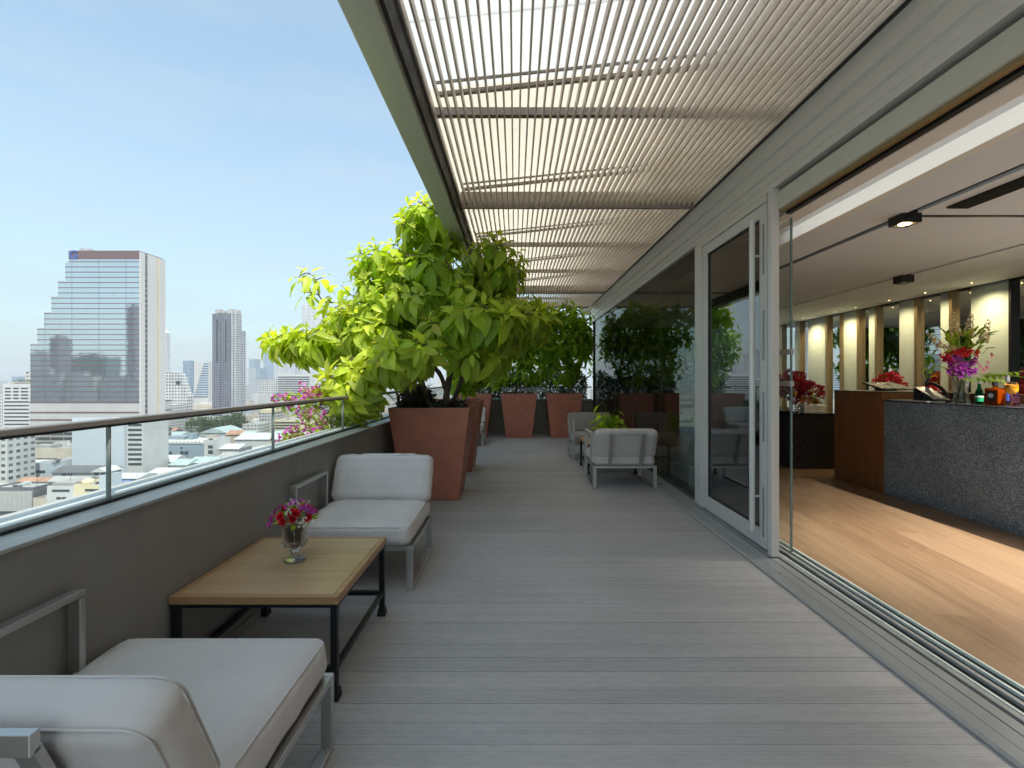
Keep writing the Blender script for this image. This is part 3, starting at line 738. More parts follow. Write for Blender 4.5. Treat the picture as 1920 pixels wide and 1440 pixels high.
# ------------------------------------------------------------------ planters
def planter(label, x, y, top=.92, base=.64, h=1.075, depth=.92, rz=0.0, group='tapered terracotta planters'):
    t = thing('planter', label, 'planter', (x, y, 0.0015), rz, group)
    bd = base*depth/top
    a, c, e, f = top/2, depth/2, base/2, bd/2; w = .035
    def ring(hx, hy, z): return [(-hx, -hy, z), (hx, -hy, z), (hx, hy, z), (-hx, hy, z)]
    q = MB(); vs = ring(e, f, 0)+ring(a, c, h)+ring(a-w, c-w, h)+ring(a-w-.02, c-w-.02, h-.09)
    fs = [(3, 2, 1, 0)]+[(4*k+j, 4*k+(j+1) % 4, 4*k+4+(j+1) % 4, 4*k+4+j) for k in range(3) for j in range(4)]
    q.add(vs, fs); q.build('pot', M['terracotta'], t, local=True, bevel=.006, fix=False)
    n = 14; V = []; Fs = []; rg = random.Random(label)
    for i in range(n+1):
        for j in range(n+1):
            V.append(((-1+2*i/n)*(a-w-.021), (-1+2*j/n)*(c-w-.021), h-.075+rg.uniform(-.012, .012)))
    for i in range(n):
        for j in range(n): Fs.append((i*(n+1)+j, (i+1)*(n+1)+j, (i+1)*(n+1)+j+1, i*(n+1)+j+1))
    q = MB(); q.add(V, Fs); q.build('soil', M['soil'], t, local=True, smooth=True, fix=False)
    return t
planter('large terracotta planter right behind the front chair under the lime tree', -.975, 5.86)
planter('terracotta planter hidden behind the largest one in the left row', -.975, 7.55)
planter('far terracotta planter at the left end of the back row', -.985, 11.72, .86, .62, 1.05, .80)
planter('far terracotta planter standing alone in the middle of the back row', .09, 11.72, .86, .62, 1.05, .80)
planter('far terracotta planter beside the dark corner post', 1.17, 11.72, .86, .62, 1.05, .80)
t = thing('planter', 'long straight brown trough beyond the lounge glass', 'planter', (3.2, 12.75, 0))
MB().box(2.15, 4.25, 12.42, 13.1, 0, 1.04).build('pot', M['terracotta'], t, bevel=.005)
MB().box(2.19, 4.21, 12.46, 13.06, 1.0405, 1.05).build('soil', M['soil'], t)
tag(MB().box(2.0, 6.9, YE+.02, 14.2, -.2, -.004).build('end_terrace_floor', M['ledge']), kind='structure')
# ------------------------------------------------------------------ leaves, trees, flowers
def nrmz(a): return a/np.maximum(np.linalg.norm(a, axis=-1, keepdims=True), 1e-9)
class Leaves:
    """collects leaves (or petals) and builds them as one mesh with UVs, age and rnd attributes"""
    def __init__(s, nseg=5, ncol=5, seed=1):
        s.nseg, s.ncol = nseg, ncol; s.rg = np.random.default_rng(seed); s.rows = []
    def leaf(s, p, d, up, L, ratio=.45, age=.5, droop=.2, fold=.25, shape=.75, wave=.02):
        s.rows.append((*p, *d, *up, L, ratio, age, droop, fold, shape, wave))
    def whorl(s, p, axis, n=8, L=(.16, .30), pol=(30, 105), ratio=.45, age=.5, agev=.3, grav=.35, droop=.25, fold=.22, shape=.75, stalk=.02, wave=.02, spread=0.0):
        rg = s.rg; ax = np.array(axis, float); ax /= np.linalg.norm(ax)
        o = np.array([0, 0, 1.]) if abs(ax[2]) < .9 else np.array([1., 0, 0])
        e1 = np.cross(ax, o); e1 /= np.linalg.norm(e1); e2 = np.cross(ax, e1)
        a0 = rg.uniform(0, 6.28)
        for i in range(n):
            f = i/max(1, n-1)
            az = a0+i*2.39996+rg.normal(0, .2); po = R(pol[0]+(pol[1]-pol[0])*f+rg.normal(0, 9))
            rad = e1*math.cos(az)+e2*math.sin(az)
            d = ax*math.cos(po)+rad*math.sin(po); d = d+np.array([0, 0, -1.])*grav*(.4+f)*rg.uniform(.5, 1.4)
            d /= np.linalg.norm(d)
            up = ax*math.sin(po)-rad*math.cos(po)+np.array([0, 0, .35])+rg.normal(0, .18, 3)
            l = (L[0]+(L[1]-L[0])*min(1, f*1.5))*rg.uniform(.85, 1.15)
            back = -ax*(f*spread)
            s.leaf(np.array(p)+back+d*stalk, d, up, l, ratio*rg.uniform(.88, 1.12), float(np.clip(age+agev*(1-2*f)+rg.normal(0, .10), 0, 1)), droop*rg.uniform(.4, 1.6), fold, shape, wave)
    def ball(s, p, r, n, L, ratio=.7, age=.5, up_only=False, axis=(0, 0, 1), cone=180, fold=.3, droop=.1):
        rg = s.rg; ax = np.array(axis, float); ax /= np.linalg.norm(ax)
        k = 0
        while k < n:
            d = rg.normal(0, 1, 3); d /= np.linalg.norm(d)
            if math.degrees(math.acos(np.clip(d@ax, -1, 1))) > cone: continue
            k += 1
            s.leaf(np.array(p)+d*r*rg.uniform(.55, 1), nrmz(d+rg.normal(0, .6, 3)), d+rg.normal(0, .4, 3), L*rg.uniform(.7, 1.25), ratio, float(np.clip(rg.normal(age, .25), 0, 1)), droop, fold, .7, .03)
    def build(s, name, mat, parent=None, kind=None):
        A = np.array(s.rows, float); N = len(A); ns, nc = s.nseg, s.ncol; rg = s.rg
        P, D, U = A[:, 0:3], nrmz(A[:, 3:6]), A[:, 6:9]
        L, ratio, age, droop, fold, shape, wave = A[:, 9:].T
        side = nrmz(np.cross(D, U)); nn = np.cross(side, D)
        t = np.linspace(0, 1, ns+1)[None, :, None]; c = np.linspace(-1, 1, nc)[None, None, :]
        w = np.sin(np.pi*np.clip(t, 0, 1)**shape[:, None, None])**.72*(1-.10*t)
        w = np.maximum(w, .02*(1-t))
        wid = w*ratio[:, None, None]*L[:, None, None]*.5
        ph = rg.uniform(0, 6.28, (N, 1, 1)); bend = rg.normal(0, .07, (N, 1, 1))
        off_s = c*wid+bend*L[:, None, None]*t**2
        off_n = -droop[:, None, None]*L[:, None, None]*t**2+np.abs(c)*wid*fold[:, None, None]+np.sin(t*13+ph+c*2)*wave[:, None, None]*L[:, None, None]*np.abs(c)*w
        X = P[:, None, None, :]+D[:, None, None, :]*(L[:, None, None]*(t-.10*droop[:, None, None]*t**2)+0*c)[..., None]+side[:, None, None, :]*off_s[..., None]+nn[:, None, None, :]*off_n[..., None]
        V = X.reshape(-1, 3)
        if parent is not None: V = V-np.array(wloc(parent))
        base = (np.arange(N)*(ns+1)*nc)[:, None]
        q = np.array([(i*nc+j, i*nc+j+1, (i+1)*nc+j+1, (i+1)*nc+j) for i in range(ns) for j in range(nc-1)])
        F = (base[:, :, None]+q[None]).reshape(-1, 4)
        me = bpy.data.meshes.new(name)
        me.vertices.add(len(V)); me.vertices.foreach_set('co', V.astype(np.float32).ravel())
        me.loops.add(F.size); me.loops.foreach_set('vertex_index', F.astype(np.int32).ravel())
        me.polygons.add(len(F)); me.polygons.foreach_set('loop_start', np.arange(0, F.size, 4, dtype=np.int32))
        me.polygons.foreach_set('use_smooth', np.ones(len(F), bool))
        me.update(calc_edges=True)
        uvv = np.stack(np.broadcast_arrays((c+1)/2+0*t+np.zeros((N, 1, 1)), t+0*c+np.zeros((N, 1, 1))), -1).reshape(-1, 2)
        ul = me.uv_layers.new(name='UVMap'); ul.data.foreach_set('uv', uvv[F.ravel()].astype(np.float32).ravel())
        at = me.attributes.new('age', 'FLOAT', 'POINT'); at.data.foreach_set('value', np.repeat(age, (ns+1)*nc).astype(np.float32))
        at = me.attributes.new('rnd', 'FLOAT', 'POINT'); at.data.foreach_set('value', np.repeat(rg.uniform(0, 1, N), (ns+1)*nc).astype(np.float32))
        me.materials.append(mat); me.validate()
        o = bpy.data.objects.new(name, me); COL.objects.link(o)
        if parent is not None: o.parent = parent
        if kind: o['kind'] = kind
        return o

def smooth_path(pts, n=5):
    """Catmull-Rom through the points"""
    P = [Vector(p) for p in pts]; out = []
    Q = [P[0]+(P[0]-P[1])]+P+[P[-1]+(P[-1]-P[-2])]
    for i in range(1, len(Q)-2):
        for k in range(n):
            t = k/n; a, b, c, d = Q[i-1], Q[i], Q[i+1], Q[i+2]
            out.append(.5*((2*b)+(c-a)*t+(2*a-5*b+4*c-d)*t*t+(3*b-a-3*c+d)*t**3))
    out.append(P[-1]); return out

def grow(q, nodes, tips, rg, r0=.013, r1=.0045, sag=.10):
    """thin branches from the nearest older node to every tip"""
    nodes = [Vector(n) for n in nodes]
    base = sum(nodes, Vector())/len(nodes)
    for tp in sorted([Vector(t) for t in tips], key=lambda v: (v-base).length):
        nb = min(nodes, key=lambda n: (n-tp).length+(.5*max(0, n.z-tp.z)))
        m = (nb+tp)/2+Vector((rg.uniform(-.05, .05), rg.uniform(-.05, .05), sag*(tp-nb).length*rg.uniform(-.3, 1)))
        L = (tp-nb).length; n = 4 if L > .25 else 2
        pth = smooth_path([nb, m, tp], n)
        ra = min(r0, r1+L*.012)
        q.tube(pth, [ra+(r1-ra)*i/(len(pth)-1) for i in range(len(pth))], 6)
        nodes += [m, tp]+([pth[2]] if n > 2 else [])

def sample_lobe(rg, u, v, Y, ru, rv, rY, n, bias=.55):
    out = []
    for _ in range(n):
        d = rg.normal(0, 1, 3); d /= np.linalg.norm(d); k = rg.uniform(bias, 1)
        c = W(u, v, Y); s = Y/FPX
        out.append((np.array(c)+np.array([d[0]*ru*s*k, d[1]*rY*k, d[2]*rv*s*k]), d))
    return out

# --- the big lime tree in the front planter
rg = np.random.default_rng(21)
t = thing('potted_tree', 'big lime green broad leaved tree in the front planter reaching over the balustrade', 'tree', (-.92, 5.86, 1.0))
q = MB()
stems = [
 [W(834, 766, 5.75), W(841, 715, 5.72), W(850, 672, 5.74), W(848, 615, 5.85), W(830, 540, 5.9), W(812, 450, 5.85)],
 [W(811, 768, 5.62), W(797, 742, 5.58), W(790, 700, 5.55), W(782, 650, 5.6), W(745, 600, 5.7), W(690, 555, 5.8)],
 [W(845, 760, 5.95), W(862, 722, 5.98), W(872, 675, 5.95), W(900, 620, 5.85), W(935, 575, 5.75)],
 [W(838, 735, 5.8), W(815, 690, 5.65), W(740, 655, 5.5), W(660, 640, 5.5), W(585, 640, 5.55), W(530, 636, 5.6)],
 [W(850, 672, 5.74), W(880, 560, 5.8), W(900, 490, 5.9), W(885, 455, 5.9)],
 [W(782, 650, 5.6), W(735, 660, 5.35), W(690, 668, 5.15), W(655, 672, 5.05)],
 [W(690, 555, 5.8), W(640, 568, 5.6), W(602, 560, 5.5), W(592, 525, 5.45), W(580, 512, 5.42)],
]
rad = [.046, .034, .034, .030, .022, .018, .011]; nodes = []
for s, r_ in zip(stems, rad):
    p = smooth_path(s, 5); k = len(p)
    q.tube(p, [r_*(1-.72*i/(k-1))*(1+.08*math.sin(i*1.9)) for i in range(k)], 9); nodes += p[k//4::2]
lobes = [  # u, v, Y, ru, rv, rY, whorls, leaf length, age; sunlit left lobes are painted yellower through it
 (830, 548, 5.65, 155, 98, .75, 118, (.16, .27), .46),
 (805, 422, 5.7, 66, 62, .5, 60, (.15, .25), .60),
 (735, 515, 5.6, 84, 78, .55, 56, (.16, .26), .58),
 (925, 500, 5.75, 72, 66, .5, 58, (.15, .25), .44),
 (965, 600, 5.45, 76, 48, .5, 56, (.16, .27), .48),
 (890, 600, 5.0, 115, 30, .3, 30, (.18, .29), .52),
 (605, 640, 5.5, 90, 30, .4, 56, (.15, .26), .70),
 (535, 640, 5.5, 46, 18, .25, 24, (.15, .25), .80),
 (650, 600, 5.6, 62, 36, .4, 34, (.15, .25), .66),
 (652, 722, 4.98, 52, 56, .22, 58, (.18, .29), .74),
 (735, 672, 5.0, 46, 26, .25, 20, (.18, .28), .64),
 (700, 575, 5.5, 60, 50, .4, 36, (.16, .26), .58),
 (700, 620, 5.4, 60, 40, .35, 36, (.17, .28), .60),
 (770, 650, 4.85, 60, 22, .22, 14, (.19, .30), .66),
 (905, 662, 5.3, 66, 20, .3, 16, (.16, .26), .48),
 (1000, 592, 5.35, 48, 26, .3, 24, (.17, .28), .48),
]
lv = Leaves(6, 5, 5); tips = []; cen = np.array(W(835, 640, 5.8))
for (u, v, Y, ru, rv, rY, n, L, age) in lobes:
    for p, d in sample_lobe(rg, u, v, Y, ru*.86, rv*.86, rY, n):
        out = nrmz(p-cen); ax = out*.6+d*.5+np.array([0, 0, .45]); tips.append(p)
        lv.whorl(p, ax, int(rg.integers(6, 10)), (L[0]*.62, L[1]), (25, 112), .44, age, .28, .66, .40, .30, .92, .03, .035, .07)
for (u, v) in ((580, 512), (560, 520), (604, 520), (572, 548), (640, 535), (618, 555)):
    p = np.array(W(u, v, 5.45)); tips.append(p); lv.whorl(p, (-.2, -.1, 1), 5, (.13, .22), (50, 110), .42, .85, .1, .5, .3, .2, .78, .03, .02, .03)
grow(q, nodes, tips, random.Random(3))
q.build('trunk', M['bark'], t, smooth=True)
lv.build('crown', M['leaf_lime'], t)

DENS = 2.3
def small_tree(label, base, stems, lobes, mat, seed, rad=.035, leafn=(6, 9), nseg=4, ncol=3, ratio=.42, cat='tree'):
    rg = np.random.default_rng(seed)
    t = thing('potted_tree', label, cat, base); q = MB(); nodes = []
    for i, s in enumerate(stems):
        p = smooth_path(s, 5); k = len(p); r_ = rad*(1 if i == 0 else .72)
        q.tube(p, [r_*(1-.7*j/(k-1))*(1+.07*math.sin(j*1.7)) for j in range(k)], 8); nodes += p[k//3::2]
    lv = Leaves(nseg, ncol, seed); tips = []; cen = np.array(nodes[0])
    for (u, v, Y, ru, rv, rY, n, L, age) in lobes:
        for p, d in sample_lobe(rg, u, v, Y, ru, rv, rY, int(n*DENS), .25):
            tips.append(p); lv.whorl(p, nrmz(p-cen)*.5+d*.5+np.array([0, 0, .5]), int(rg.integers(*leafn)), (L*.75, L*1.3), (25, 112), ratio, age, .25, .5, .25, .2, .78, .02, .02, .05)
    grow(q, nodes, tips, random.Random(seed), .010, .004)
    q.build('trunk', M['bark'], t, smooth=True); lv.build('crown', mat, t); return t
small_tree('bright green tree in the second left planter half hidden by the big one', (-.97, 7.55, 1.0),
 [[W(868, 760, 7.5), W(872, 715, 7.45), W(880, 680, 7.4), W(890, 640, 7.4), W(885, 600, 7.4)], [W(872, 715, 7.45), W(900, 690, 7.4), W(918, 660, 7.4)], [W(872, 715, 7.45), W(850, 680, 7.5), W(845, 640, 7.5)]],
 [(890, 660, 7.45, 42, 55, .6, 36, .22, .55), (905, 610, 7.4, 45, 40, .5, 20, .22, .40), (870, 700, 7.2, 22, 30, .3, 12, .20, .65), (850, 640, 7.6, 40, 50, .5, 16, .22, .5)], M['leaf_mid'], 31)
small_tree('dark leafy tree at the left end of the back planter row', (-.985, 11.72, 1.0),
 [[W(905, 745, 11.7), W(918, 735, 11.7), W(935, 715, 11.65), W(952, 695, 11.6), W(958, 650, 11.6), W(950, 610, 11.6)], [W(905, 745, 11.7), W(898, 700, 11.7), W(892, 650, 11.7), W(895, 605, 11.7)]],
 [(900, 640, 11.7, 46, 66, .7, 34, .20, .5), (945, 640, 11.6, 40, 64, .7, 30, .20, .45), (925, 700, 11.5, 40, 26, .4, 18, .17, .5), (920, 590, 11.6, 60, 26, .6, 16, .2, .5)], M['leaf_mid'], 41)
small_tree('tree with a slanting trunk in the middle back planter', (.09, 11.72, 1.0),
 [[W(962, 742, 11.7), W(970, 726, 11.7), W(985, 714, 11.65), W(1012, 698, 11.6), W(1032, 682, 11.55), W(1040, 650, 11.5), W(1036, 610, 11.5)], [W(970, 726, 11.7), W(975, 690, 11.7), W(985, 640, 11.7), W(990, 600, 11.7)]],
 [(985, 645, 11.7, 44, 64, .7, 32, .20, .38), (1028, 640, 11.6, 40, 62, .7, 30, .20, .42), (1005, 590, 11.6, 56, 26, .6, 18, .20, .5), (1000, 702, 11.6, 46, 18, .4, 12, .16, .4)], M['leaf_mid'], 51)
small_tree('tree with a forked pale trunk in the planter beside the corner post', (1.17, 11.72, 1.0),
 [[W(1064, 742, 11.7), W(1070, 727, 11.7), W(1082, 710, 11.7), W(1088, 680, 11.7), W(1090, 645, 11.7), W(1093, 605, 11.7)], [W(1082, 710, 11.7), W(1072, 692, 11.65), W(1062, 672, 11.6), W(1058, 630, 11.6)], [W(1072, 692, 11.65), W(1050, 694, 11.5), W(1036, 690, 11.4)]],
 [(1070, 640, 11.7, 38, 64, .7, 34, .20, .36), (1052, 592, 11.6, 46, 26, .6, 18, .20, .45), (1096, 625, 11.8, 18, 60, .6, 18, .20, .45), (1060, 700, 11.6, 40, 16, .4, 9, .16, .4)], M['leaf_mid'], 61, .042)
for i, (x, lab, sd) in enumerate(((2.6, 'dark tree seen through the lounge glass next to the corner post', 71), (3.3, 'dark tree with bare stems in the middle of the trough beyond the lounge glass', 72), (3.95, 'dark tree at the right end of the trough beyond the lounge glass', 73))):
    Y = 12.75; u = 966+x*FPX/Y; v0 = 711+.36*FPX/Y
    small_tree(lab, (x, Y, 1.0), [[W(u, v0, Y), W(u+8, v0-35, Y), W(u-5, v0-80, Y), W(u+6, v0-140, Y)], [W(u, v0, Y), W(u-14, v0-45, Y), W(u-22, v0-90, Y)], [W(u+8, v0-35, Y), W(u+24, v0-80, Y), W(u+30, v0-120, Y)]],
      [(u, 640, Y, 52, 56, .6, 24, .22, .3), (u+10, 592, Y, 56, 24, .5, 16, .22, .4), (u-6, 690, Y, 50, 22, .4, 9, .18, .3)], M['leaf_dark'], sd)

# low planting
def bush(label, name, cat, boxes, n, L, mat, seed, parentloc, stemn=40, kind=None, ratio=.55):
    rg = np.random.default_rng(seed); t = thing(name, label, cat, parentloc); lv = Leaves(2, 3, seed); q = MB()
    for (x0, x1, y0, y1, z0, z1), f in boxes:
        for _ in range(int(n*f)):
            x, y = rg.uniform(x0, x1), rg.uniform(y0, y1)
            e = min(1, 3*min(x-x0, x1-x, y-y0+.1, y1-y+.1)/max(.05, (y1-y0)))
            z = z0+(z1-z0)*(rg.uniform(0, 1)**.8)*(.75+.25*e)*(.86+.14*math.sin(x*7+y*5))
            d = nrmz(rg.normal(0, 1, 3)+np.array([0, 0, .3])); lv.leaf((x, y, z), d, rg.normal(0, .5, 3)+np.array([0, 0, 1]), L*rg.uniform(.6, 1.3), ratio, rg.uniform(0, 1), .15, .2)
        for _ in range(int(stemn*f)):
            x, y = rg.uniform(x0+.05, x1-.05), rg.uniform(y0+.05, y1-.05)
            q.tube([(x, y, z0-.1), (x+rg.normal(0, .04), y+rg.normal(0, .03), (z0+z1)/2), (x+rg.normal(0, .09), y+rg.normal(0, .07), z0+(z1-z0)*.95)], [.006, .004, .002], 5)
    q.build('stems', M['bark'], t, smooth=True); lv.build('foliage', mat, t); return t
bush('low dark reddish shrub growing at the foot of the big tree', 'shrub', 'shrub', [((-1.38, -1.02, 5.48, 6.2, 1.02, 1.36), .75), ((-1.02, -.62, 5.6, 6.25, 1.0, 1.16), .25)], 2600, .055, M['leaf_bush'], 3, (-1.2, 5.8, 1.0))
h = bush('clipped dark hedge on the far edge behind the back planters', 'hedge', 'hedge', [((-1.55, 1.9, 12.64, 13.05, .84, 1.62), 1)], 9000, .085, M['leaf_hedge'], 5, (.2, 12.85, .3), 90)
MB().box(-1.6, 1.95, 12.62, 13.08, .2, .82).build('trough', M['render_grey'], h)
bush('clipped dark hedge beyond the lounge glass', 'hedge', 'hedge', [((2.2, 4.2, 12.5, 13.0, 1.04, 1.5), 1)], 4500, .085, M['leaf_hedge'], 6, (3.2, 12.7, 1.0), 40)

# pothos on the far table
t = thing('potted_pothos', 'potted pothos with drooping leaves on the far coffee table', 'plant', (1.46, 7.40, .457))
MB().lathe([(.055, 0), (.07, .02), (.085, .15), (.09, .16), (.08, .16), (.075, .14)], 24, (1.46, 7.40, .457)).build('pot', M['white_china'], t, smooth=True, angle=40)
lv = Leaves(4, 3, 8); q = MB(); rg = np.random.default_rng(8)
for i in range(46):
    a = rg.uniform(0, 6.28); r_ = rg.uniform(.05, .24); z = rg.uniform(.66, .90) if r_ < .15 else rg.uniform(.60, .80)
    p = np.array([1.46+r_*math.cos(a), 7.40+r_*.8*math.sin(a), z])
    if i == 0: p = np.array([1.28, 7.35, 1.00])
    q.tube(smooth_path([(1.46, 7.40, .60), (1.46+.5*(p[0]-1.46), 7.40+.5*(p[1]-7.4), p[2]+.02), tuple(p)], 3), .003, 5)
    d = nrmz(np.array([math.cos(a), math.sin(a), -.6])+rg.normal(0, .3, 3)); lv.leaf(p, d, np.array([0, 0, 1])+rg.normal(0, .5, 3), rg.uniform(.09, .15) if i else .17, .72, rg.uniform(.2, .8), .25, .2, .6)
q.build('stems', M['leaf_mid'], t, smooth=True); lv.build('foliage', M['leaf_mid'], t)

# bougainvillea spilling outside the glass
def bougain(label, base, arcs, mat, seed, ncl, L=.034, leafn=2):
    rg = np.random.default_rng(seed); t = thing('bougainvillea', label, 'plant', base); q = MB(); lv = Leaves(2, 3, seed); gl = Leaves(2, 3, seed+1)
    for pts in arcs:
        p = smooth_path(pts, 6); q.tube(p, [.007*(1-.7*i/(len(p)-1)) for i in range(len(p))], 5)
        for i in range(len(p)//3, len(p)):
            for _ in range(ncl):
                c = np.array(p[i])+rg.normal(0, .045, 3)
                if rg.uniform() < .72: lv.ball(c, .035, 16, L, .8, .5)
                if rg.uniform() < .8: gl.ball(c-np.array([0, 0, .03]), .06, 5*leafn, .05, .55, .5)
    q.build('stems', M['bark'], t, smooth=True); lv.build('blossom', mat, t); gl.build('foliage', M['leaf_mid'], t); return t
MB_ = MB().box(-2.30, -1.90, 4.3, 8.0, .35, .74)
tg = MB_.build('trough', M['render_grey']); tag(tg, 'grey planting trough fixed outside the glass balustrade', 'planter')
bougain('magenta bougainvillea arching outside the balustrade glass', (-2.1, 4.6, .74),
 [[W(640, 835, 4.9), W(600, 800, 4.7), W(575, 770, 4.6), W(560, 776, 4.55)], [W(640, 830, 4.9), W(590, 770, 4.7), W(545, 748, 4.6), W(532, 750, 4.55)], [W(640, 835, 4.9), W(600, 760, 4.9), W(585, 745, 4.9), W(562, 733, 4.9)],
  [W(620, 840, 4.7), W(580, 808, 4.5), W(545, 812, 4.4), W(528, 818, 4.4)], [W(620, 840, 4.7), W(570, 822, 4.5), W(540, 826, 4.45)], [W(650, 830, 5.0), W(610, 780, 5.0), W(600, 742, 5.0), W(592, 742, 5.0)]], M['petal_purple'], 12, 1)
bougain('white flowering bougainvillea clump beside the magenta one', (-2.1, 5.3, .74),
 [[W(650, 835, 5.1), W(630, 800, 5.0), W(612, 790, 4.95), W(600, 806, 4.9)], [W(655, 830, 5.1), W(640, 790, 5.1), W(622, 775, 5.1)], [W(660, 830, 5.2), W(650, 790, 5.2), W(640, 770, 5.2), W(630, 776, 5.1)], [W(670, 825, 5.4), W(660, 780, 5.4), W(655, 760, 5.4)], [W(690, 815, 5.8), W(680, 780, 5.8), W(675, 760, 5.8)]], M['petal_white'], 14, 2, .03)
# ------------------------------------------------------------------ flowers and things on tables and counters
def flower(parent, name, mat, p, axis, kind, size, seed):
    lv = Leaves(3, 3, seed); ax = axis
    if kind == 'rose':
        for (n, po, k) in ((4, 12, .8), (5, 32, .95), (6, 55, 1.05), (6, 78, 1.1)):
            lv.whorl(p, ax, n, (size*k, size*k), (po, po+6), 1.0, .4+.004*po, .05, 0, -.28, .5, .62, 0, .04)
    elif kind == 'orchid':
        lv.whorl(p, ax, 5, (size, size), (62, 74), .62, .5, .15, 0, .15, .2, .7, 0, .05); lv.whorl(p, ax, 2, (size*.5, size*.5), (15, 30), .7, .1, 0, 0, -.2, .3, .7, 0, .03)
    elif kind == 'star':
        for k in range(7):
            o = np.array(p)+lv.rg.normal(0, size*.55, 3); lv.whorl(o, np.array(ax)+lv.rg.normal(0, .4, 3), 5, (size*.45, size*.5), (50, 70), .55, .6, .2, 0, .1, .2, .7, 0, .02)
    elif kind == 'fluffy': lv.ball(p, size, 46, size*.75, .75, .5, axis=ax, cone=110)
    elif kind == 'spike':
        a = np.array(ax, float); a /= np.linalg.norm(a)
        for k in range(26):
            f = k/25; an = k*2.4; e = np.array([math.cos(an), math.sin(an), .25]); r_ = size*.30*(1-.62*f)
            lv.whorl(np.array(p)+a*size*1.6*f+e*r_*.6, e+a*.3, 5, (r_*.75, r_*.8), (35, 65), .8, .5, .2, 0, .1, .3, .65, 0, .04)
    return lv.build(name, mat, parent)
def greens(parent, name, mat, items, seed=1, ratio=.5, nseg=4):
    lv = Leaves(nseg, 3, seed)
    for p, d, L in items: lv.leaf(p, d, np.array([0, 0, 1])+lv.rg.normal(0, .3, 3), L, ratio, lv.rg.uniform(0, 1), .25, .2, .7)
    return lv.build(name, mat, parent)

# crystal vase and its bouquet on the front table
vx, vy, vz = -1.144, 2.49, .4575
t = thing('crystal_vase', 'small footed crystal vase on the front coffee table', 'vase', (vx, vy, vz))
MB().lathe([(.0, .001), (.046, .0), (.053, .006), (.050, .012), (.030, .024), (.018, .034), (.017, .045), (.030, .058), (.050, .074), (.060, .094), (.061, .106), (.053, .112), (.053, .15), (.060, .192), (.055, .192), (.048, .15), (.045, .11), (.040, .084), (.0, .074)], 8, (vx, vy, vz), rot=R(22.5), cap=False).build('bowl', M['crystal'], t, fix=True)
q = MB()
for k in range(8):
    a = R(45*k+22.5); q.tube([(vx+.0615*math.cos(a), vy+.0615*math.sin(a), vz+.095), (vx+.055*math.cos(a), vy+.055*math.sin(a), vz+.115), (vx+.055*math.cos(a), vy+.055*math.sin(a), vz+.15), (vx+.0605*math.cos(a), vy+.0605*math.sin(a), vz+.19)], [.004, .003, .0025, .002], 6)
q.build('ribs', M['crystal'], t, smooth=True)
MB().lathe([(.020, .080), (.034, .09), (.039, .112), (.042, .15), (.046, .178)], 16, (vx, vy, vz)).build('green_wrap', pm('wet green leaf wrap', (.022, .05, .010), .3, 0, .5, 40, stretch=(1, 1, .1)), t, smooth=True)
bq = thing('bouquet', 'round bouquet of red roses and magenta orchids in the crystal vase', 'flowers', (vx, vy, vz+.19))
rg = np.random.default_rng(77); cb = np.array([vx, vy, vz+.205])
def dome(az, po, r_=.085): return cb+np.array([math.cos(az)*math.sin(po)*r_*1.15, math.sin(az)*math.sin(po)*r_*1.15, math.cos(po)*r_])
D_ = lambda az, po: np.array([math.cos(az)*math.sin(po), math.sin(az)*math.sin(po), math.cos(po)])
for i, (az, po) in enumerate(((-100, 72), (-72, 66), (-60, 48), (-120, 58), (-20, 70), (-85, 40), (95, 60), (150, 50), (40, 45), (0, 30))):
    flower(bq, 'rose', M['petal_red'], dome(R(az), R(po), .078), D_(R(az), R(po)), 'rose', .024, 100+i)
for i, (az, po) in enumerate(((-165, 80), (-150, 92), (-172, 62), (-140, 75), (175, 45), (-110, 22), (-30, 40), (-10, 55), (10, 62), (60, 20), (-60, 12), (120, 75), (60, 70))):
    flower(bq, 'orchid', M['petal_purple'], dome(R(az), R(po), .095), D_(R(az), R(po)), 'orchid', .034, 200+i)
for i, (az, po) in enumerate(((-88, 44), (-35, 72), (-150, 60), (-50, 85), (30, 80))):
    flower(bq, 'white_flower', M['petal_white'], dome(R(az), R(po), .097), D_(R(az), R(po)), 'star', .020, 300+i)
for i in range(12):
    az, po = rg.uniform(0, 6.28), rg.uniform(.2, 1.4); c = dome(az, po, .108)
    q = MB(); q.lathe([(.001, -.008), (.005, -.004), (.006, .002), (.003, .008), (.0005, .010)], 8, tuple(c)); q.tube([tuple(cb), tuple(c-np.array([0, 0, .006]))], .0012, 5); q.build('bud', M['petal_cream'], bq, smooth=True)
greens(bq, 'leaves', M['leaf_mid'], [(dome(a, p, .06), D_(a, p), .05) for a, p in zip(rg.uniform(0, 6.28, 34), rg.uniform(.3, 1.7, 34))], 4)

# --- lounge: counters
t = thing('bar_counter', 'long bar counter clad in speckled blue grey granite', 'counter', (4.8, 2.6, .033))
MB().box(4.42, 5.05, -1.5, 5.755, .034, 1.135).build('front', M['granite'], t, bevel=.002)
MB().box(4.412, 5.07, -1.5, 5.76, 1.1355, 1.150).build('counter_top', pm('polished dark granite top', (.07, .08, .09), .08, 0, .15, 60, rvar=.03), t, bevel=.002)
t = thing('reception_desk', 'brown wood veneered desk standing at the end of the granite bar', 'desk', (4.8, 6.2, .033))
MB().box(4.40, 5.35, 5.765, 6.62, .034, 1.235).build('cabinet', M['walnut'], t, bevel=.002)
MB().box(4.396, 5.36, 5.762, 6.625, 1.2355, 1.25).build('desk_top', M['walnut_dark'], t, bevel=.002)
MB().box(5.07, 5.36, 4.75, 5.76, .034, 1.243).build('side_shelf', M['walnut_dark'], t, bevel=.002)
t = thing('buffet_counter', 'low black speckled granite buffet counter with food on it', 'counter', (4.9, 8, .033))
MB().box(4.22, 6.3, 7.30, 8.9, .034, .865).build('front', M['granite_black'], t, bevel=.003)
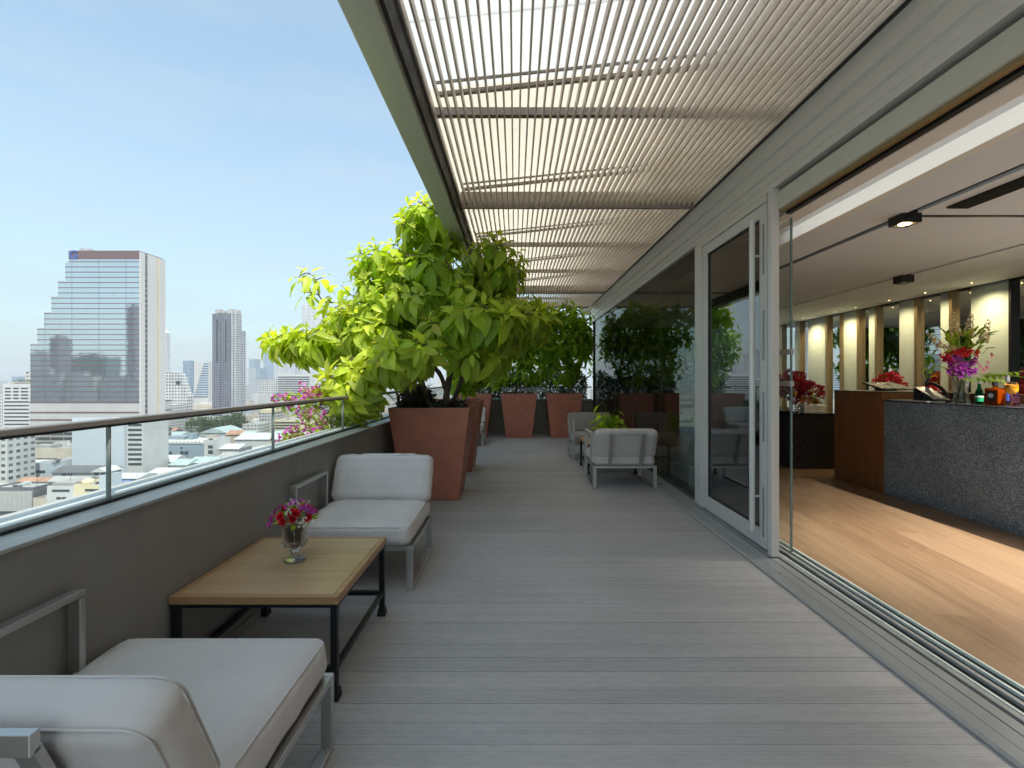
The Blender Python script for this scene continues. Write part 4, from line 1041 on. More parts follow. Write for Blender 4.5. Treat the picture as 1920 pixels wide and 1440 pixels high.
MB().box(4.20, 6.3, 7.28, 8.9, .8655, .88).build('counter_top', pm('polished black granite', (.012, .012, .013), .06, 0, .1, 50, rvar=.02), t)

# panelled mirror wall: breaks given as picture columns of the wall plane X = 6.45
def wy(u): return FPX*6.45/(u-966)
t = thing('panelled_wall', 'back wall of pale green glass panels and mirrors with brass trims', 'wall', (6.5, 6, 0))
seg = [(1440, 1461, 'm'), (1461, 1467, 'b'), (1467, 1490, 'm'), (1490, 1497, 'c'), (1497, 1501, 'b'), (1501, 1514, 'm'), (1514, 1548, 'c'), (1548, 1552, 'b'), (1552, 1575, 'm'), (1575, 1581, 'b'), (1581, 1607, 'c'), (1607, 1612, 'b'), (1612, 1628, 'm'), (1628, 1641, 'c'),
       (1641, 1645, 'b'), (1645, 1685, 'm'), (1685, 1715, 'c'), (1715, 1721, 'b'), (1721, 1762, 'm'), (1762, 1780, 'c'), (1780, 1786, 'b'), (1786, 1819, 'm'), (1819, 1892, 'c'), (1892, 1897, 'k'), (1897, 2010, 'm'), (2010, 2080, 'c'), (2080, 2200, 'm'), (2200, 2600, 'c')]
for (a, c, k) in seg:
    ya, yc = wy(c), wy(a)
    if k == 'm': MB().box(6.50, 6.61, ya, yc, .034, ZC-.002).build('mirror', M['mirror'], t)
    elif k == 'c': MB().box(6.46, 6.61, ya+.001, yc-.001, .034, ZC-.002).build('panel', M['celadon'], t, bevel=.002)
    else: MB().box(6.44, 6.61, ya, yc, .034, ZC-.002).build('trim', M['brass'] if k == 'b' else M['black_metal'], t, bevel=.002)
MB().box(6.40, 6.62, -4, 12.1, ZC-.0015, ZC+.02).build('top_trim', M['black_metal'], t)
t = thing('back_cabinet', 'low cabinet behind the bar holding the red flowers', 'cabinet', (6.1, 6, .033))
MB().box(5.85, 6.38, 4.4, 8.75, .034, .94).build('body', M['walnut'], t); MB().box(5.83, 6.39, 4.38, 8.77, .9405, .96).build('top', M['walnut_dark'], t)

# ceiling lamps
def spot(parent, loc, energy, size=120, blend=.8, col=(1, .93, .83), rad=.02):
    d = bpy.data.lights.new('lamp_light', 'SPOT'); d.energy = energy; d.spot_size = R(size); d.spot_blend = blend; d.color = col; d.shadow_soft_size = rad
    o = bpy.data.objects.new('lamp_light', d); COL.objects.link(o); o.location = Vector(loc)-wloc(parent); o.parent = parent; return o
def emis(name, c, s):
    t_ = NT(name); e = t_.n('ShaderNodeEmission'); e.inputs[0].default_value = (*c, 1); e.inputs[1].default_value = s; return t_.surf(e.outputs[0])
M['glow'] = emis('warm lamp glow', (1, .68, .30), 9)
def box_lamp(label, x, y, z, energy=0, cone=120, s=.15, sy=.15, hgt=.13):
    t = thing('ceiling_lamp', label, 'lamp', (x, y, z), group='black box downlights')
    q = MB(); a = .055
    q.box(x-s/2, x+s/2, y-sy/2, y+sy/2, z-hgt+.012, z); q.build('housing', M['black_metal'], t, bevel=.002)
    q = MB(); q.box(x-s/2, x-a, y-sy/2, y+sy/2, z-hgt, z-hgt+.0118); q.box(x+a, x+s/2, y-sy/2, y+sy/2, z-hgt, z-hgt+.0118); q.box(x-a, x+a, y-sy/2, y-a, z-hgt, z-hgt+.0118); q.box(x-a, x+a, y+a, y+sy/2, z-hgt, z-hgt+.0118); q.build('rim', M['black_metal'], t)
    MB().lathe([(.0, -.002), (.04, -.002), (.045, .004), (.0, .005)], 20, (x, y, z-hgt+.004), cap=False).build('lens', M['glow'] if energy else M['plastic_grey'], t, smooth=True)
    if energy: spot(t, (x, y, z-hgt-.02), energy, cone)
    return t
box_lamp('lit black box lamp in the nearest ceiling slot', 3.10, 3.82, 2.76, 60, 56)
box_lamp('unlit black box lamp on the slot above the wooden desk', 4.895, 6.05, 2.74, 0)
box_lamp('dark box lamp in the ceiling slot just behind the parked glass leaf', 3.10, 5.9, 2.76, 0)
for k, y in enumerate((wy(1531), wy(1594), wy(1634), wy(1700), wy(1771), wy(1862), 4.2)):
    t = thing('downlight', ('small recessed warm downlight above the pale green panel at %s' % ('the far left', 'the wide brass edge', 'the narrow strip', 'the middle', 'the flower vase', 'the right', 'the near end')[k]), 'lamp', (6.16, y, ZC))
    MB().lathe([(.011, -.002), (.030, -.003), (.030, -.0005), (.011, -.0005)], 16, (6.16, y, ZC), cap=False).build('ring', M['alu'], t)
    MB().lathe([(.0, -.0015), (.010, -.0015), (.010, -.0008), (.0, -.0008)], 16, (6.16, y, ZC), cap=False).build('lens', M['glow'], t)
    spot(t, (6.16, y, ZC-.02), 20 if k in (0, 1, 5) else 11, 150, 1.0, (1, .80, .46), .04)
box_lamp('added unseen box lamp brightening the near part of the bar', 4.895, 3.5, 2.74, 250)  # added lamp outside the view, brightens the counter and floor
box_lamp('added unseen box lamp brightening the bar nearest to us', 4.895, 1.2, 2.74, 250)  # second lamp added out of view for more light on the bar
box_lamp('added unseen box lamp brightening the floor by the open glass front', 3.10, 1.2, 2.76, 70, 60)  # third added lamp, unseen, lifts the floor near the opening

# the lit cove of the stepped ceiling
t = thing('cove_light', 'hidden light strip making the ceiling step glow along the open front', 'lamp', (2.32, 3, 2.785))
MB().box(2.306, 2.318, -6.5, 4.7, 2.775, 2.795).build('strip', M['alu'], t)
for y in (-1.4, 2.6):
    d = bpy.data.lights.new('cove_glow', 'AREA'); d.shape = 'RECTANGLE'; d.size = .02; d.size_y = 4.0; d.energy = .85; d.color = (1, .97, .92)
    o = bpy.data.objects.new('cove_glow', d); COL.objects.link(o); o.parent = t; o.location = Vector((2.322, y-0, 2.775))-wloc(t); o.rotation_euler = (0, -R(90), 0)
# --- on the bar: big arrangement in a glass vase
bx, by, bz = 4.68, 5.04, 1.1515
t = thing('glass_vase', 'tall flared clear glass vase on the granite bar', 'vase', (bx, by, bz))
MB().lathe([(.0, .001), (.075, 0), (.078, .01), (.066, .06), (.060, .14), (.068, .22), (.088, .305), (.083, .305), (.062, .22), (.054, .14), (.060, .06), (.066, .025), (.0, .022)], 20, (bx, by, bz), cap=False).build('bowl', M['crystal'], t, smooth=True, angle=30)
fa = thing('flower_arrangement', 'tall arrangement of cream stock red carnations and purple orchids on the bar', 'flowers', (bx, by, bz+.3))
q = MB(); rg = np.random.default_rng(5)
for k in range(12):
    a = rg.uniform(0, 6.28); q.tube([(bx+.04*math.cos(a+2), by+.04*math.sin(a+2), bz+.03), (bx+.05*math.cos(a), by+.05*math.sin(a), bz+.30), (bx+.10*math.cos(a), by+.10*math.sin(a), bz+.42)], .004, 6)
q.build('stems', M['leaf_mid'], fa, smooth=True)
sk = lambda u, v, dy=0: np.array(W(u, v, by+dy))
for i, (u, v, ax) in enumerate(((1768, 655, (-.6, -.1, .55)), (1792, 628, (-.12, 0, 1)), (1815, 632, (.05, -.1, 1)), (1843, 642, (.25, 0, 1)))):
    flower(fa, 'stock_spike', M['petal_cream'], sk(u, v, -.05), ax, 'spike', .15, 400+i)
q = MB()
for (u, v) in ((1768, 652), (1792, 622), (1815, 625), (1843, 640)): q.tube(smooth_path([(bx, by, bz+.35), tuple((np.array((bx, by, bz+.5))+sk(u, v+30))/2), tuple(sk(u, v))], 4), .004, 6)
q.build('flower_stalks', M['leaf_mid'], fa, smooth=True)
for i, (u, v) in enumerate(((1800, 660), (1812, 658), (1790, 664), (1826, 664), (1770, 668), (1776, 674), (1806, 664))):
    flower(fa, 'carnation', M['petal_red'], sk(u, v, -.10), (0, -.6, .8), 'fluffy', .034, 500+i)
for i in range(30):
    u, v = rg.uniform(1775, 1832), rg.uniform(672, 705); dd = abs(u-1803)/32
    flower(fa, 'orchid', M['petal_deep'], sk(u, v-6*dd, -.13+.05*dd+rg.uniform(-.03, .03)), (rg.normal(0, .3)+(u-1803)/60, -1, rg.normal(.1, .3)), 'orchid', .052, 600+i)
for i, (u, v) in enumerate(((1836, 688), (1842, 694), (1848, 690), (1858, 666), (1850, 680))): flower(fa, 'pink_bloom', M['petal_pink'], sk(u, v, -.08), (.4, -.8, .3), 'orchid', .04, 700+i)
it = []
for i in range(60):
    u, v = rg.uniform(1775, 1846), rg.uniform(625, 672); it.append((sk(u, v, rg.uniform(-.08, .1)), nrmz(np.array([(u-1806)/60, rg.normal(-.2, .4), rg.uniform(.2, 1.2)])), rg.uniform(.09, .15)))
greens(fa, 'leaves', M['leaf_dark'], it, 6, .38)
it = []
for i in range(70):
    s_ = rg.uniform(0, 1); p = sk(1775-45*s_, 690-rg.uniform(-18, 14), rg.uniform(-.1, .1)); it.append((p, nrmz(np.array([-.8, rg.normal(0, .4), rg.uniform(-.3, .9)])), rg.uniform(.05, .09)))
greens(fa, 'fine_foliage', M['leaf_mid'], it, 7, .22, 2)
for (u, v, d, L) in ((1838, 705, (1, -.25, .12), .40), (1822, 708, (.9, -.5, -.12), .30), (1800, 708, (.1, -1, -.2), .18)):
    # split monstera leaf: a fan of fingers on one midrib
    lv = Leaves(4, 3, int(u)); p0 = sk(u, v, -.08); dv = nrmz(np.array(d, float)); sd_ = nrmz(np.cross(dv, np.array([0, .35, 1])))
    lv.leaf(p0, dv, (0, -.3, 1), L, .22, .5, .15, .1, .7)
    for k in range(6):
        for sg in (-1, 1): lv.leaf(p0+dv*L*(.12+.13*k), nrmz(dv*.75+sd_*sg), (0, -.3, 1), L*(.34-.03*abs(k-1)), .40, .4, .25, .1, .6)
    lv.build('monstera_leaf', M['leaf_dark'], fa)

# bottles, drink, phone, papers
def lathe_thing(name, label, cat, parts, loc, group=None):
    t = thing(name, label, cat, loc, group=group)
    for (pn, prof, mat, n) in parts: MB().lathe(prof, n, loc, cap=False).build(pn, mat, t, smooth=True, angle=35)
    return t
lathe_thing('bottle', 'small green bottle with a white mark beside the flower vase', 'bottle', [('body', [(0, .001), (.030, 0), (.032, .01), (.032, .10), (.028, .13), (.014, .165), (.012, .215), (.0, .216)], M['bottle_green'], 20), ('label', [(.0326, .025), (.0326, .085)], pm('green label', (.02, .30, .13), .4), 20), ('label_mark', [(.0330, .068), (.0330, .082)], M['label_white'], 20), ('cap', [(.0135, .205), (.0135, .222), (0, .2225)], M['silver_cap'], 14)], (4.66, 4.82, bz))
t = thing('decanter', 'square amber whisky decanter with a dark label and white oval', 'bottle', (4.60, 4.60, bz))
x, y = 4.60, 4.60
MB().box(x-.04, x+.04, y-.07, y+.07, bz+.0, bz+.165).build('body', M['whisky'], t, bevel=.012, seg=3)
MB().box(x-.034, x+.034, y-.06, y+.06, bz+.012, bz+.150).build('spirit', pm('whisky', (.62, .26, .05), .2, 0, .05), t, bevel=.008)
MB().lathe([(.022, .166), (.020, .19)], 16, (x, y, bz)).build('neck', M['whisky'], t, smooth=True)
MB().lathe([(.024, .188), (.024, .225), (0, .2255)], 16, (x, y, bz), cap=False).build('stopper', M['plastic_black'], t, smooth=True, angle=30)
lb = MB().box(x-.0425, x-.0405, y-.034, y+.034, bz+.04, bz+.13).build('label', M['label_dark'], t)
MB().add([(x-.0432, y+.026*math.cos(R(a)), bz+.092+.021*math.sin(R(a))) for a in range(0, 360, 15)], [tuple(range(24))]).build('label_oval', M['label_white'], lb, fix=False)
q = MB(); q.box(x-.0438, x-.0434, y-.016, y+.016, bz+.084, bz+.087); q.add([(x-.0437, y+.005*math.cos(R(a)), bz+.101+.004*math.sin(R(a))) for a in range(0, 360, 30)], [tuple(range(12))]); q.build('label_print', M['label_dark'], lb, fix=False)
lathe_thing('bottle', 'clear spirit bottle with a silver cap behind the orange drink', 'bottle', [('body', [(0, .001), (.034, 0), (.036, .01), (.036, .15), (.030, .18), (.014, .20), (.013, .235), (0, .236)], M['bottle_clear'], 20), ('label', [(.0366, .04), (.0366, .12)], M['label_blue'], 20), ('cap', [(.016, .225), (.016, .285), (0, .286)], M['silver_cap'], 16)], (4.74, 4.62, bz))
lathe_thing('bottle', 'pink drink bottle under the orange cocktail', 'bottle', [('body', [(0, .001), (.030, 0), (.032, .01), (.032, .12), (.024, .15), (.012, .17), (.011, .20), (0, .201)], M['pink_glass'], 18), ('label', [(.0325, .03), (.0325, .09)], M['petal_pink'], 18)], (4.64, 4.46, bz))
lathe_thing('cocktail_glass', 'round stemmed glass of orange cocktail at the right edge', 'glass', [('foot', [(0, .001), (.034, 0), (.034, .003), (.006, .008), (.004, .02), (.004, .10), (.008, .106)], M['crystal'], 20), ('drink', [(.002, .108), (.026, .115), (.044, .14), (.048, .17), (.044, .195), (0, .196)], M['juice'], 20), ('rim', [(.0495, .165), (.046, .198), (.040, .225)], M['crystal'], 20)], (4.54, 4.39, bz))
lathe_thing('bottle', 'dark wine bottle at the very right edge of the bar', 'bottle', [('body', [(0, .001), (.036, 0), (.038, .01), (.038, .17), (.03, .20), (.014, .225), (.014, .28), (0, .281)], M['plastic_black'], 18), ('label', [(.0385, .05), (.0385, .13)], M['label_white'], 18)], (4.66, 4.34, bz))
t = thing('desk_phone', 'grey and black desk phone tilted up beside the flower vase', 'phone', (4.62, 5.36, bz))
q = MB(); q.prism([(5.22, bz), (5.50, bz), (5.50, bz+.14), (5.48, bz+.15), (5.22, bz+.02)], 'x', 4.56, 4.74); q.build('base', M['plastic_black'], t, bevel=.004)
q = MB(); q.prism([(5.225, bz+.026), (5.475, bz+.155), (5.472, bz+.162), (5.22, bz+.033)], 'x', 4.555, 4.69); q.build('keypad', M['plastic_grey'], t, bevel=.002)
q = MB(); q.tube(smooth_path([(4.72, 5.23, bz+.05), (4.72, 5.32, bz+.15), (4.72, 5.44, bz+.20), (4.72, 5.50, bz+.18)], 5), .018, 10); q.build('handset', M['plastic_black'], t, smooth=True)
t = thing('magazine', 'white magazine lying flat on the granite bar', 'magazine', (4.55, 5.5, bz))
MB().box(4.44, 4.66, 5.20, 5.70, bz+.0005, bz+.008).build('pages', M['paper'], t); MB().box(4.438, 4.663, 5.198, 5.702, bz+.0085, bz+.010).build('cover', pm('magazine cover', (.55, .50, .48), .3, 0, .2, 12), t)
t = thing('till_screen', 'black tilted till screen on the wooden desk', 'monitor', (4.95, 6.2, 1.2505))
q = MB(); q.prism([(6.05, 1.262), (6.40, 1.345), (6.40, 1.362), (6.05, 1.285)], 'x', 4.62, 5.02); q.build('screen', M['plastic_black'], t, bevel=.004)
MB().box(4.74, 4.90, 6.15, 6.33, 1.2505, 1.30).build('stand', M['plastic_black'], t)
# red flower vases
def red_vase(label, x, y, z, r_, hv, seed, n=14):
    t = thing('glass_vase', label[0], 'vase', (x, y, z))
    MB().lathe([(0, .001), (.05, 0), (.052, hv), (.047, hv), (.045, .015), (0, .014)], 18, (x, y, z), cap=False).build('bowl', M['crystal'], t, smooth=True, angle=30)
    f = thing('flower_bunch', label[1], 'flowers', (x, y, z+hv)); rg = np.random.default_rng(seed); q = MB()
    for k in range(n):
        d = rg.normal(0, 1, 3); d[2] = abs(d[2])*.8+.05 if rg.uniform() < .75 else -.25; d /= np.linalg.norm(d); c = np.array([x, y, z+hv+r_*.5])+d*r_*.8
        flower(f, 'bloom', M['petal_crimson'], c, d, 'fluffy', r_*.34, seed*50+k); q.tube([(x, y, z+.03), (x, y, z+hv), tuple(c)], .003, 5)
    q.build('stems', M['leaf_mid'], f, smooth=True)
    greens(f, 'leaves', M['leaf_mid'], [(np.array([x, y, z+hv+.02]), nrmz(rg.normal(0, 1, 3)+np.array([0, 0, .6])), r_*1.0) for _ in range(12)], seed, .3)
red_vase(('clear vase under the larger red flower bunch on the buffet', 'larger crimson flower bunch on the buffet behind the glass leaf'), 4.62, 8.0, .882, .24, .28, 3, 16)
red_vase(('clear vase under the smaller red flower bunch on the buffet', 'smaller crimson flower bunch on the buffet'), 4.78, 7.75, .882, .17, .20, 4, 14)
red_vase(('clear vase behind the desk with tall crimson flowers', 'tall crimson flowers behind the till screen'), 6.05, 7.75, .962, .19, .26, 5, 14)
red_vase(('clear vase behind the phone with low crimson flowers', 'low crimson flowers behind the desk phone'), 6.05, 7.05, .962, .16, .10, 6, 12)
# buffet china
def plates(label, x, y, n, w=.17):
    t = thing('plate_stack', label, 'plates', (x, y, .8815)); q = None
    for k in range(n): MB().box(x-w/2, x+w/2, y-w/2, y+w/2, .882+k*.022, .882+k*.022+.018).build('plate', M['white_china'], t, bevel=.005)
    lv = Leaves(2, 3, n); lv.ball((x, y, .885+n*.022), .05, 26, .05, .9, .4, axis=(0, 0, 1), cone=80); lv.build('pastries', M['food'], t)
plates('front stack of square white dishes topped with pastries', 4.50, 7.42, 6)
plates('rear stack of square white dishes carrying the tealight glass', 4.78, 7.62, 5, .19)
lathe_thing('tealight_glass', 'small glass with an orange glow on the rear dish stack', 'candle', [('glass', [(0, .001), (.035, 0), (.045, .05), (.047, .13)], M['crystal'], 18), ('wax', [(0, .02), (.028, .02), (.034, .06), (.022, .10), (0, .105)], M['juice'], 14)], (4.78, 7.62, .998))
lathe_thing('wine_glass', 'tall stemmed glass with orange fruit on the buffet', 'glass', [('foot', [(0, .001), (.04, 0), (.04, .003), (.005, .01), (.004, .22), (.02, .235)], M['crystal'], 18), ('bowl', [(.02, .235), (.045, .27), (.05, .33), (.046, .37)], M['crystal'], 18), ('fruit', [(0, .245), (.026, .26), (.03, .31), (.015, .335), (0, .336)], M['juice'], 14)], (4.42, 7.6, .882))
t = thing('serving_tongs', 'shiny ring handled serving tongs on the buffet edge', 'tongs', (4.32, 7.36, .882))
q = MB()
for dx in (0, .085): q.tube([(4.27+dx+.03*math.cos(R(a)), 7.36, .918+.03*math.sin(R(a))) for a in range(0, 361, 24)], .006, 6)
q.build('rings', M['chrome'], t, smooth=True); q = MB(); q.bar((4.30, 7.37, .93), (4.37, 7.39, 1.0), .02, .006); q.build('blade', M['chrome'], t)
t = thing('serving_tray', 'dark tray of pastries on the buffet behind the glass leaf', 'tray', (4.36, 7.8, .882))
MB().box(4.24, 4.46, 7.55, 8.3, .882, .90).build('tray', M['plastic_black'], t, bevel=.004)
lv = Leaves(2, 3, 9); rg = np.random.default_rng(9)
for k in range(14): lv.ball((4.28+.14*rg.uniform(), 7.6+.65*rg.uniform(), .91), .03, 12, .04, .9, .4, cone=90)
lv.build('pastries', M['food'], t)
# ------------------------------------------------------------------ the city below and beyond
GZ = -65.0
def ground_mat():
    t = NT('hazy city ground'); x, y, z = t.xyz()
    n1 = t.noise(.011, 6, .6); n2 = t.noise(.06, 5, .65); vo = t.n('ShaderNodeTexVoronoi'); vo.inputs['Scale'].default_value = .035; t.l(t.obj(), vo.inputs['Vector'])
    r = t.xyz(vo.outputs['Color'])
    c = t.mix(r[0], (.34, .33, .31), (.20, .195, .19)); c = t.mix(t.rng(n2, .45, .7, 0, .5), c, (.42, .40, .37))
    c = t.mix(t.rng(n1, .50, .60, 0, 1), c, t.mix(t.rng(n2, .3, .7, 0, 1), (.035, .055, .022), (.075, .10, .04)))
    return t.surf(t.bsdf(c, .9))
g = MB(); g.add([(-6000, -600, GZ), (6000, -600, GZ), (6000, 9000, GZ), (-6000, 9000, GZ)], [(0, 1, 2, 3)])
tag(g.build('ground', ground_mat(), fix=False), kind='structure')

C = {}
C['white'] = pm('whitewashed city wall', (.47, .475, .465), .8, 0, .10, .12)
C['grey'] = pm('grey concrete city wall', (.36, .36, .35), .85, 0, .16, .10, stretch=(1, 1, .3))
C['beige'] = pm('beige concrete', (.44, .39, .32), .85, 0, .16, .12, stretch=(1, 1, .3))
C['yellow'] = pm('pale yellow wall', (.60, .52, .34), .85, 0, .08, .12)
C['blue'] = pm('blue grey cladding', (.23, .29, .34), .6, 0, .08, .10)
C['bluepanel'] = pm('pale blue white panels', (.44, .49, .53), .55, 0, .03, .05)
C['dark'] = pm('dark strip window', (.035, .045, .052), .15, 0, .3, .2)
C['roof_grey'] = pm('weathered grey roof', (.30, .30, .29), .85, 0, .2, .2)
C['roof_dark'] = pm('dark tiled roof', (.10, .105, .11), .8, 0, .2, .3)
C['roof_rust'] = pm('rusty orange roof', (.33, .19, .12), .85, 0, .3, .25, stretch=(1, .2, 1))
C['roof_teal'] = pm('teal metal roof', (.32, .40, .40), .6, 0, .15, .2)
C['roof_white'] = pm('pale metal roof', (.47, .49, .49), .6, 0, .1, .2)
C['roof_blue'] = pm('blue awning', (.10, .17, .34), .6, 0, .15, .2)
C['red_band'] = pm('brown red spandrel', (.125, .068, .064), .45, 0, .08, .05)
C['crown_red'] = pm('mauve brown crown panels', (.140, .085, .085), .4, 0, .06, .05)
C['tower_white'] = pm('off white tower wall', (.46, .45, .435), .65, 0, .05, .03, stretch=(1, 1, .2))
C['tower_gold'] = pm('ochre stained fin', (.50, .38, .19), .7, 0, .2, .08)
C['tower_slot'] = pm('dark balcony slot', (.12, .12, .13), .7, 0, .6, .35, stretch=(.2, .2, 1))
C['podium'] = pm('grey tower podium', (.37, .365, .36), .7, 0, .1, .06, stretch=(1, 1, .4))
C['bark'] = M['bark']
def curtain():
    t = NT('rippled mirror curtain wall'); x, y, z = t.xyz()
    mull = t.m('LESS_THAN', t.m('FRACT', t.m('DIVIDE', x, 1.55)), .07)
    px = t.m('FLOOR', t.m('DIVIDE', x, 1.55)); pz = t.m('FLOOR', t.m('DIVIDE', z, 3.575))
    bl = t.white(px, pz)
    wv = t.noise(.30, 3, .6, stretch=(.5, .5, 1.7)); w2 = t.noise(.05, 2, .5)
    nr = t.bump(t.m('ADD', t.m('MULTIPLY', wv, 1.3), t.m('MULTIPLY', w2, 2.0)), .03, .30)
    c = t.mix(t.rng(bl, 0, 1, 0, .22), (.64, .71, .745), (.52, .60, .64)); c = t.mix(t.m('MULTIPLY', mull, .45), c, (.28, .33, .37))
    col_ = t.m('LESS_THAN', t.m('ABSOLUTE', t.m('SUBTRACT', t.m('FRACT', t.m('DIVIDE', x, 18.6)), .5)), .03)
    c = t.mix(t.m('MULTIPLY', col_, .4), c, (.30, .40, .48))
    return t.surf(t.bsdf(c, .015, .92, nr, .5))
C['curtain'] = curtain()
C['grid_white'] = facade('white grid facade', (.48, .48, .465), (.09, .11, .13), 3.6, 3.4, .62, .58, .19, .2)
C['grid_dense'] = facade('white dense window facade', (.47, .47, .455), (.10, .12, .14), 3.4, 2.4, .5, .5)
C['grid_slim'] = facade('slim tower facade', (.55, .56, .57), (.14, .17, .20), 3.4, 3.0, .55, .55)
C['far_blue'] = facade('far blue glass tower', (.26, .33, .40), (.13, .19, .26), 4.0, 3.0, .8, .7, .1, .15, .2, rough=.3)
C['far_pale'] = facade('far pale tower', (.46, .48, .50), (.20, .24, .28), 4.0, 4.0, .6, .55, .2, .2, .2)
C['green_block'] = facade('green glass block', (.07, .15, .16), (.03, .07, .08), 4, 6, .8, .7)
C['dark_tower'] = facade('dark balcony tower', (.155, .165, .205), (.045, .05, .065), 3.2, 3.0, .55, .60, .22, .2, .6)
C['dark_tower_lt'] = facade('grey balcony tower side', (.36, .37, .38), (.06, .07, .09), 3.2, 4.6, .5, .6, .25, .2, .5)
C['slope_glass'] = facade('striped sloped glass', (.44, .47, .50), (.08, .13, .20), 3.9, 400, 1.0, .6, 0, .2, .1, rough=.3)
C['apart'] = facade('apartment facade', (.47, .47, .455), (.10, .11, .12), 3.2, 3.6, .55, .45, .2, .3, .5)
C['apart_grey'] = facade('grey apartment facade', (.42, .42, .41), (.08, .09, .10), 3.2, 3.0, .55, .45, .2, .3, .5)
C['apart_cream'] = facade('cream apartment facade', (.55, .49, .39), (.09, .09, .09), 3.2, 3.4, .5, .45, .2, .3, .5)
C['apart_blue'] = facade('blue window facade', (.50, .53, .56), (.08, .16, .26), 3.4, 3.0, .7, .45, .15, .3, .4)

FOOT = []                           # footprints already taken (x0, x1, y0, y1)
def X(u, Y): return (u-966)*Y/FPX
def Z(v, Y): return CAMZ-(v-711)*Y/FPX
rgu = random.Random(5)
def roof_units(t, x0, x1, y0, y1, z):
    """air conditioning boxes, pipes and an aerial on a flat roof"""
    n = rgu.randint(3, 7); w = x1-x0; d = y1-y0
    if w < 6 or d < 5: return
    for k in range(n):
        a, c, s_ = rgu.uniform(.08, .88), rgu.uniform(.1, .8), rgu.uniform(.7, 1.7)
        q = MB(); xa, ya = x0+w*a, y0+d*c; q.box(xa, xa+s_*1.3, ya, ya+s_, z+.25, z+.25+s_*.8); q.box(xa+.1, xa+s_*1.2, ya+.1, ya+s_*.9, z-.002, z+.249)
        q.build('roof_unit', C[rgu.choice(['white', 'grey', 'roof_dark', 'roof_white'])], t)
    q = MB(); xa = x0+w*rgu.uniform(.2, .8); q.tube([(xa, y0+d*.5, z), (xa, y0+d*.5, z+rgu.uniform(2.5, 5))], .09, 5); q.build('aerial', C['roof_dark'], t)
def bld(label, u0, u1, vt, Y, D, wall, roof='roof_grey', base=GZ, name='building', cat='building', ribs=None, side_ribs=None, parapet=True, bits=(), roofn='roof', group=None):
    """axis aligned block whose front stands at depth Y; ribs = [(z0,z1,x0,x1)...] strip windows as fractions of width"""
    x0, x1, z1 = X(u0, Y), X(u1, Y), Z(vt, Y)
    t = thing(name, label, cat, ((x0+x1)/2, Y+D/2, base), group=group); FOOT.append((x0, x1, Y, Y+D))
    MB().box(x0, x1, Y, Y+D, base, z1).build('wall', C[wall], t)
    if parapet:
        q = MB(); w = min(.5, (x1-x0)*.04)
        q.box(x0, x1, Y, Y+w, z1+.01, z1+1.0); q.box(x0, x1, Y+D-w, Y+D, z1+.01, z1+1.0); q.box(x0, x0+w, Y+w, Y+D-w, z1+.01, z1+1.0); q.box(x1-w, x1, Y+w, Y+D-w, z1+.01, z1+1.0)
        q.build('roof_parapet', C[wall], t)
        MB().box(x0+w+.01, x1-w-.01, Y+w+.01, Y+D-w-.01, z1+.01, z1+.25).build(roofn, C[roof], t)
    if parapet and Y < 620: roof_units(t, x0, x1, Y, Y+D, z1+.26)
    for (za, zb, fa, fb) in ribs or []:
        MB().box(x0+(x1-x0)*fa, x0+(x1-x0)*fb, Y-.12, Y+.3, za, zb).build('window', C['dark'], t)
    for (za, zb, fa, fb) in side_ribs or []:
        MB().box(x1-.3, x1+.12, Y+D*fa, Y+D*fb, za, zb).build('window', C['dark'], t)
    for (fx0, fx1, fy0, fy1, h, m, nm) in bits:
        MB().box(x0+(x1-x0)*fx0, x0+(x1-x0)*fx1, Y+D*fy0, Y+D*fy1, z1+.26, z1+.26+h).build(nm, C[m], t)
    return t
def gable(label, u0, u1, v_eave, v_ridge, Y, D, wall, roof, along='x', ribs=None, name='house', cat='house', base=GZ):
    x0, x1, ze, zr_ = X(u0, Y), X(u1, Y), Z(v_eave, Y), Z(v_eave, Y)+(v_eave-v_ridge)*Y/FPX
    t = thing(name, label, cat, ((x0+x1)/2, Y+D/2, base)); FOOT.append((x0, x1, Y, Y+D))
    MB().box(x0, x1, Y, Y+D, base, ze).build('wall', C[wall], t)
    o = .8; q = MB()
    if along == 'x': q.prism([(Y-o, ze+.02), (Y+D+o, ze+.02), (Y+D/2, zr_)], 'x', x0-o, x1+o)
    else: q.prism([(x0-o, ze+.02), (x1+o, ze+.02), ((x0+x1)/2, zr_)], 'y', Y-o, Y+D+o)
    q.build('roof', C[roof], t)
    for (za, zb, fa, fb) in ribs or []:
        MB().box(x0+(x1-x0)*fa, x0+(x1-x0)*fb, Y-.12, Y+.3, za, zb).build('window', C['dark'], t)
    return t
def strips(vt, Y, v0, v1, n, frac, fa=.05, fb=.95):
    """n strip windows between picture heights v0..v1 on a wall at depth Y"""
    za, zb = Z(v1, Y), Z(v0, Y); h = (zb-za)/n
    return [(za+h*(k+.5-frac/2), za+h*(k+.5+frac/2), fa, fb) for k in range(n)]

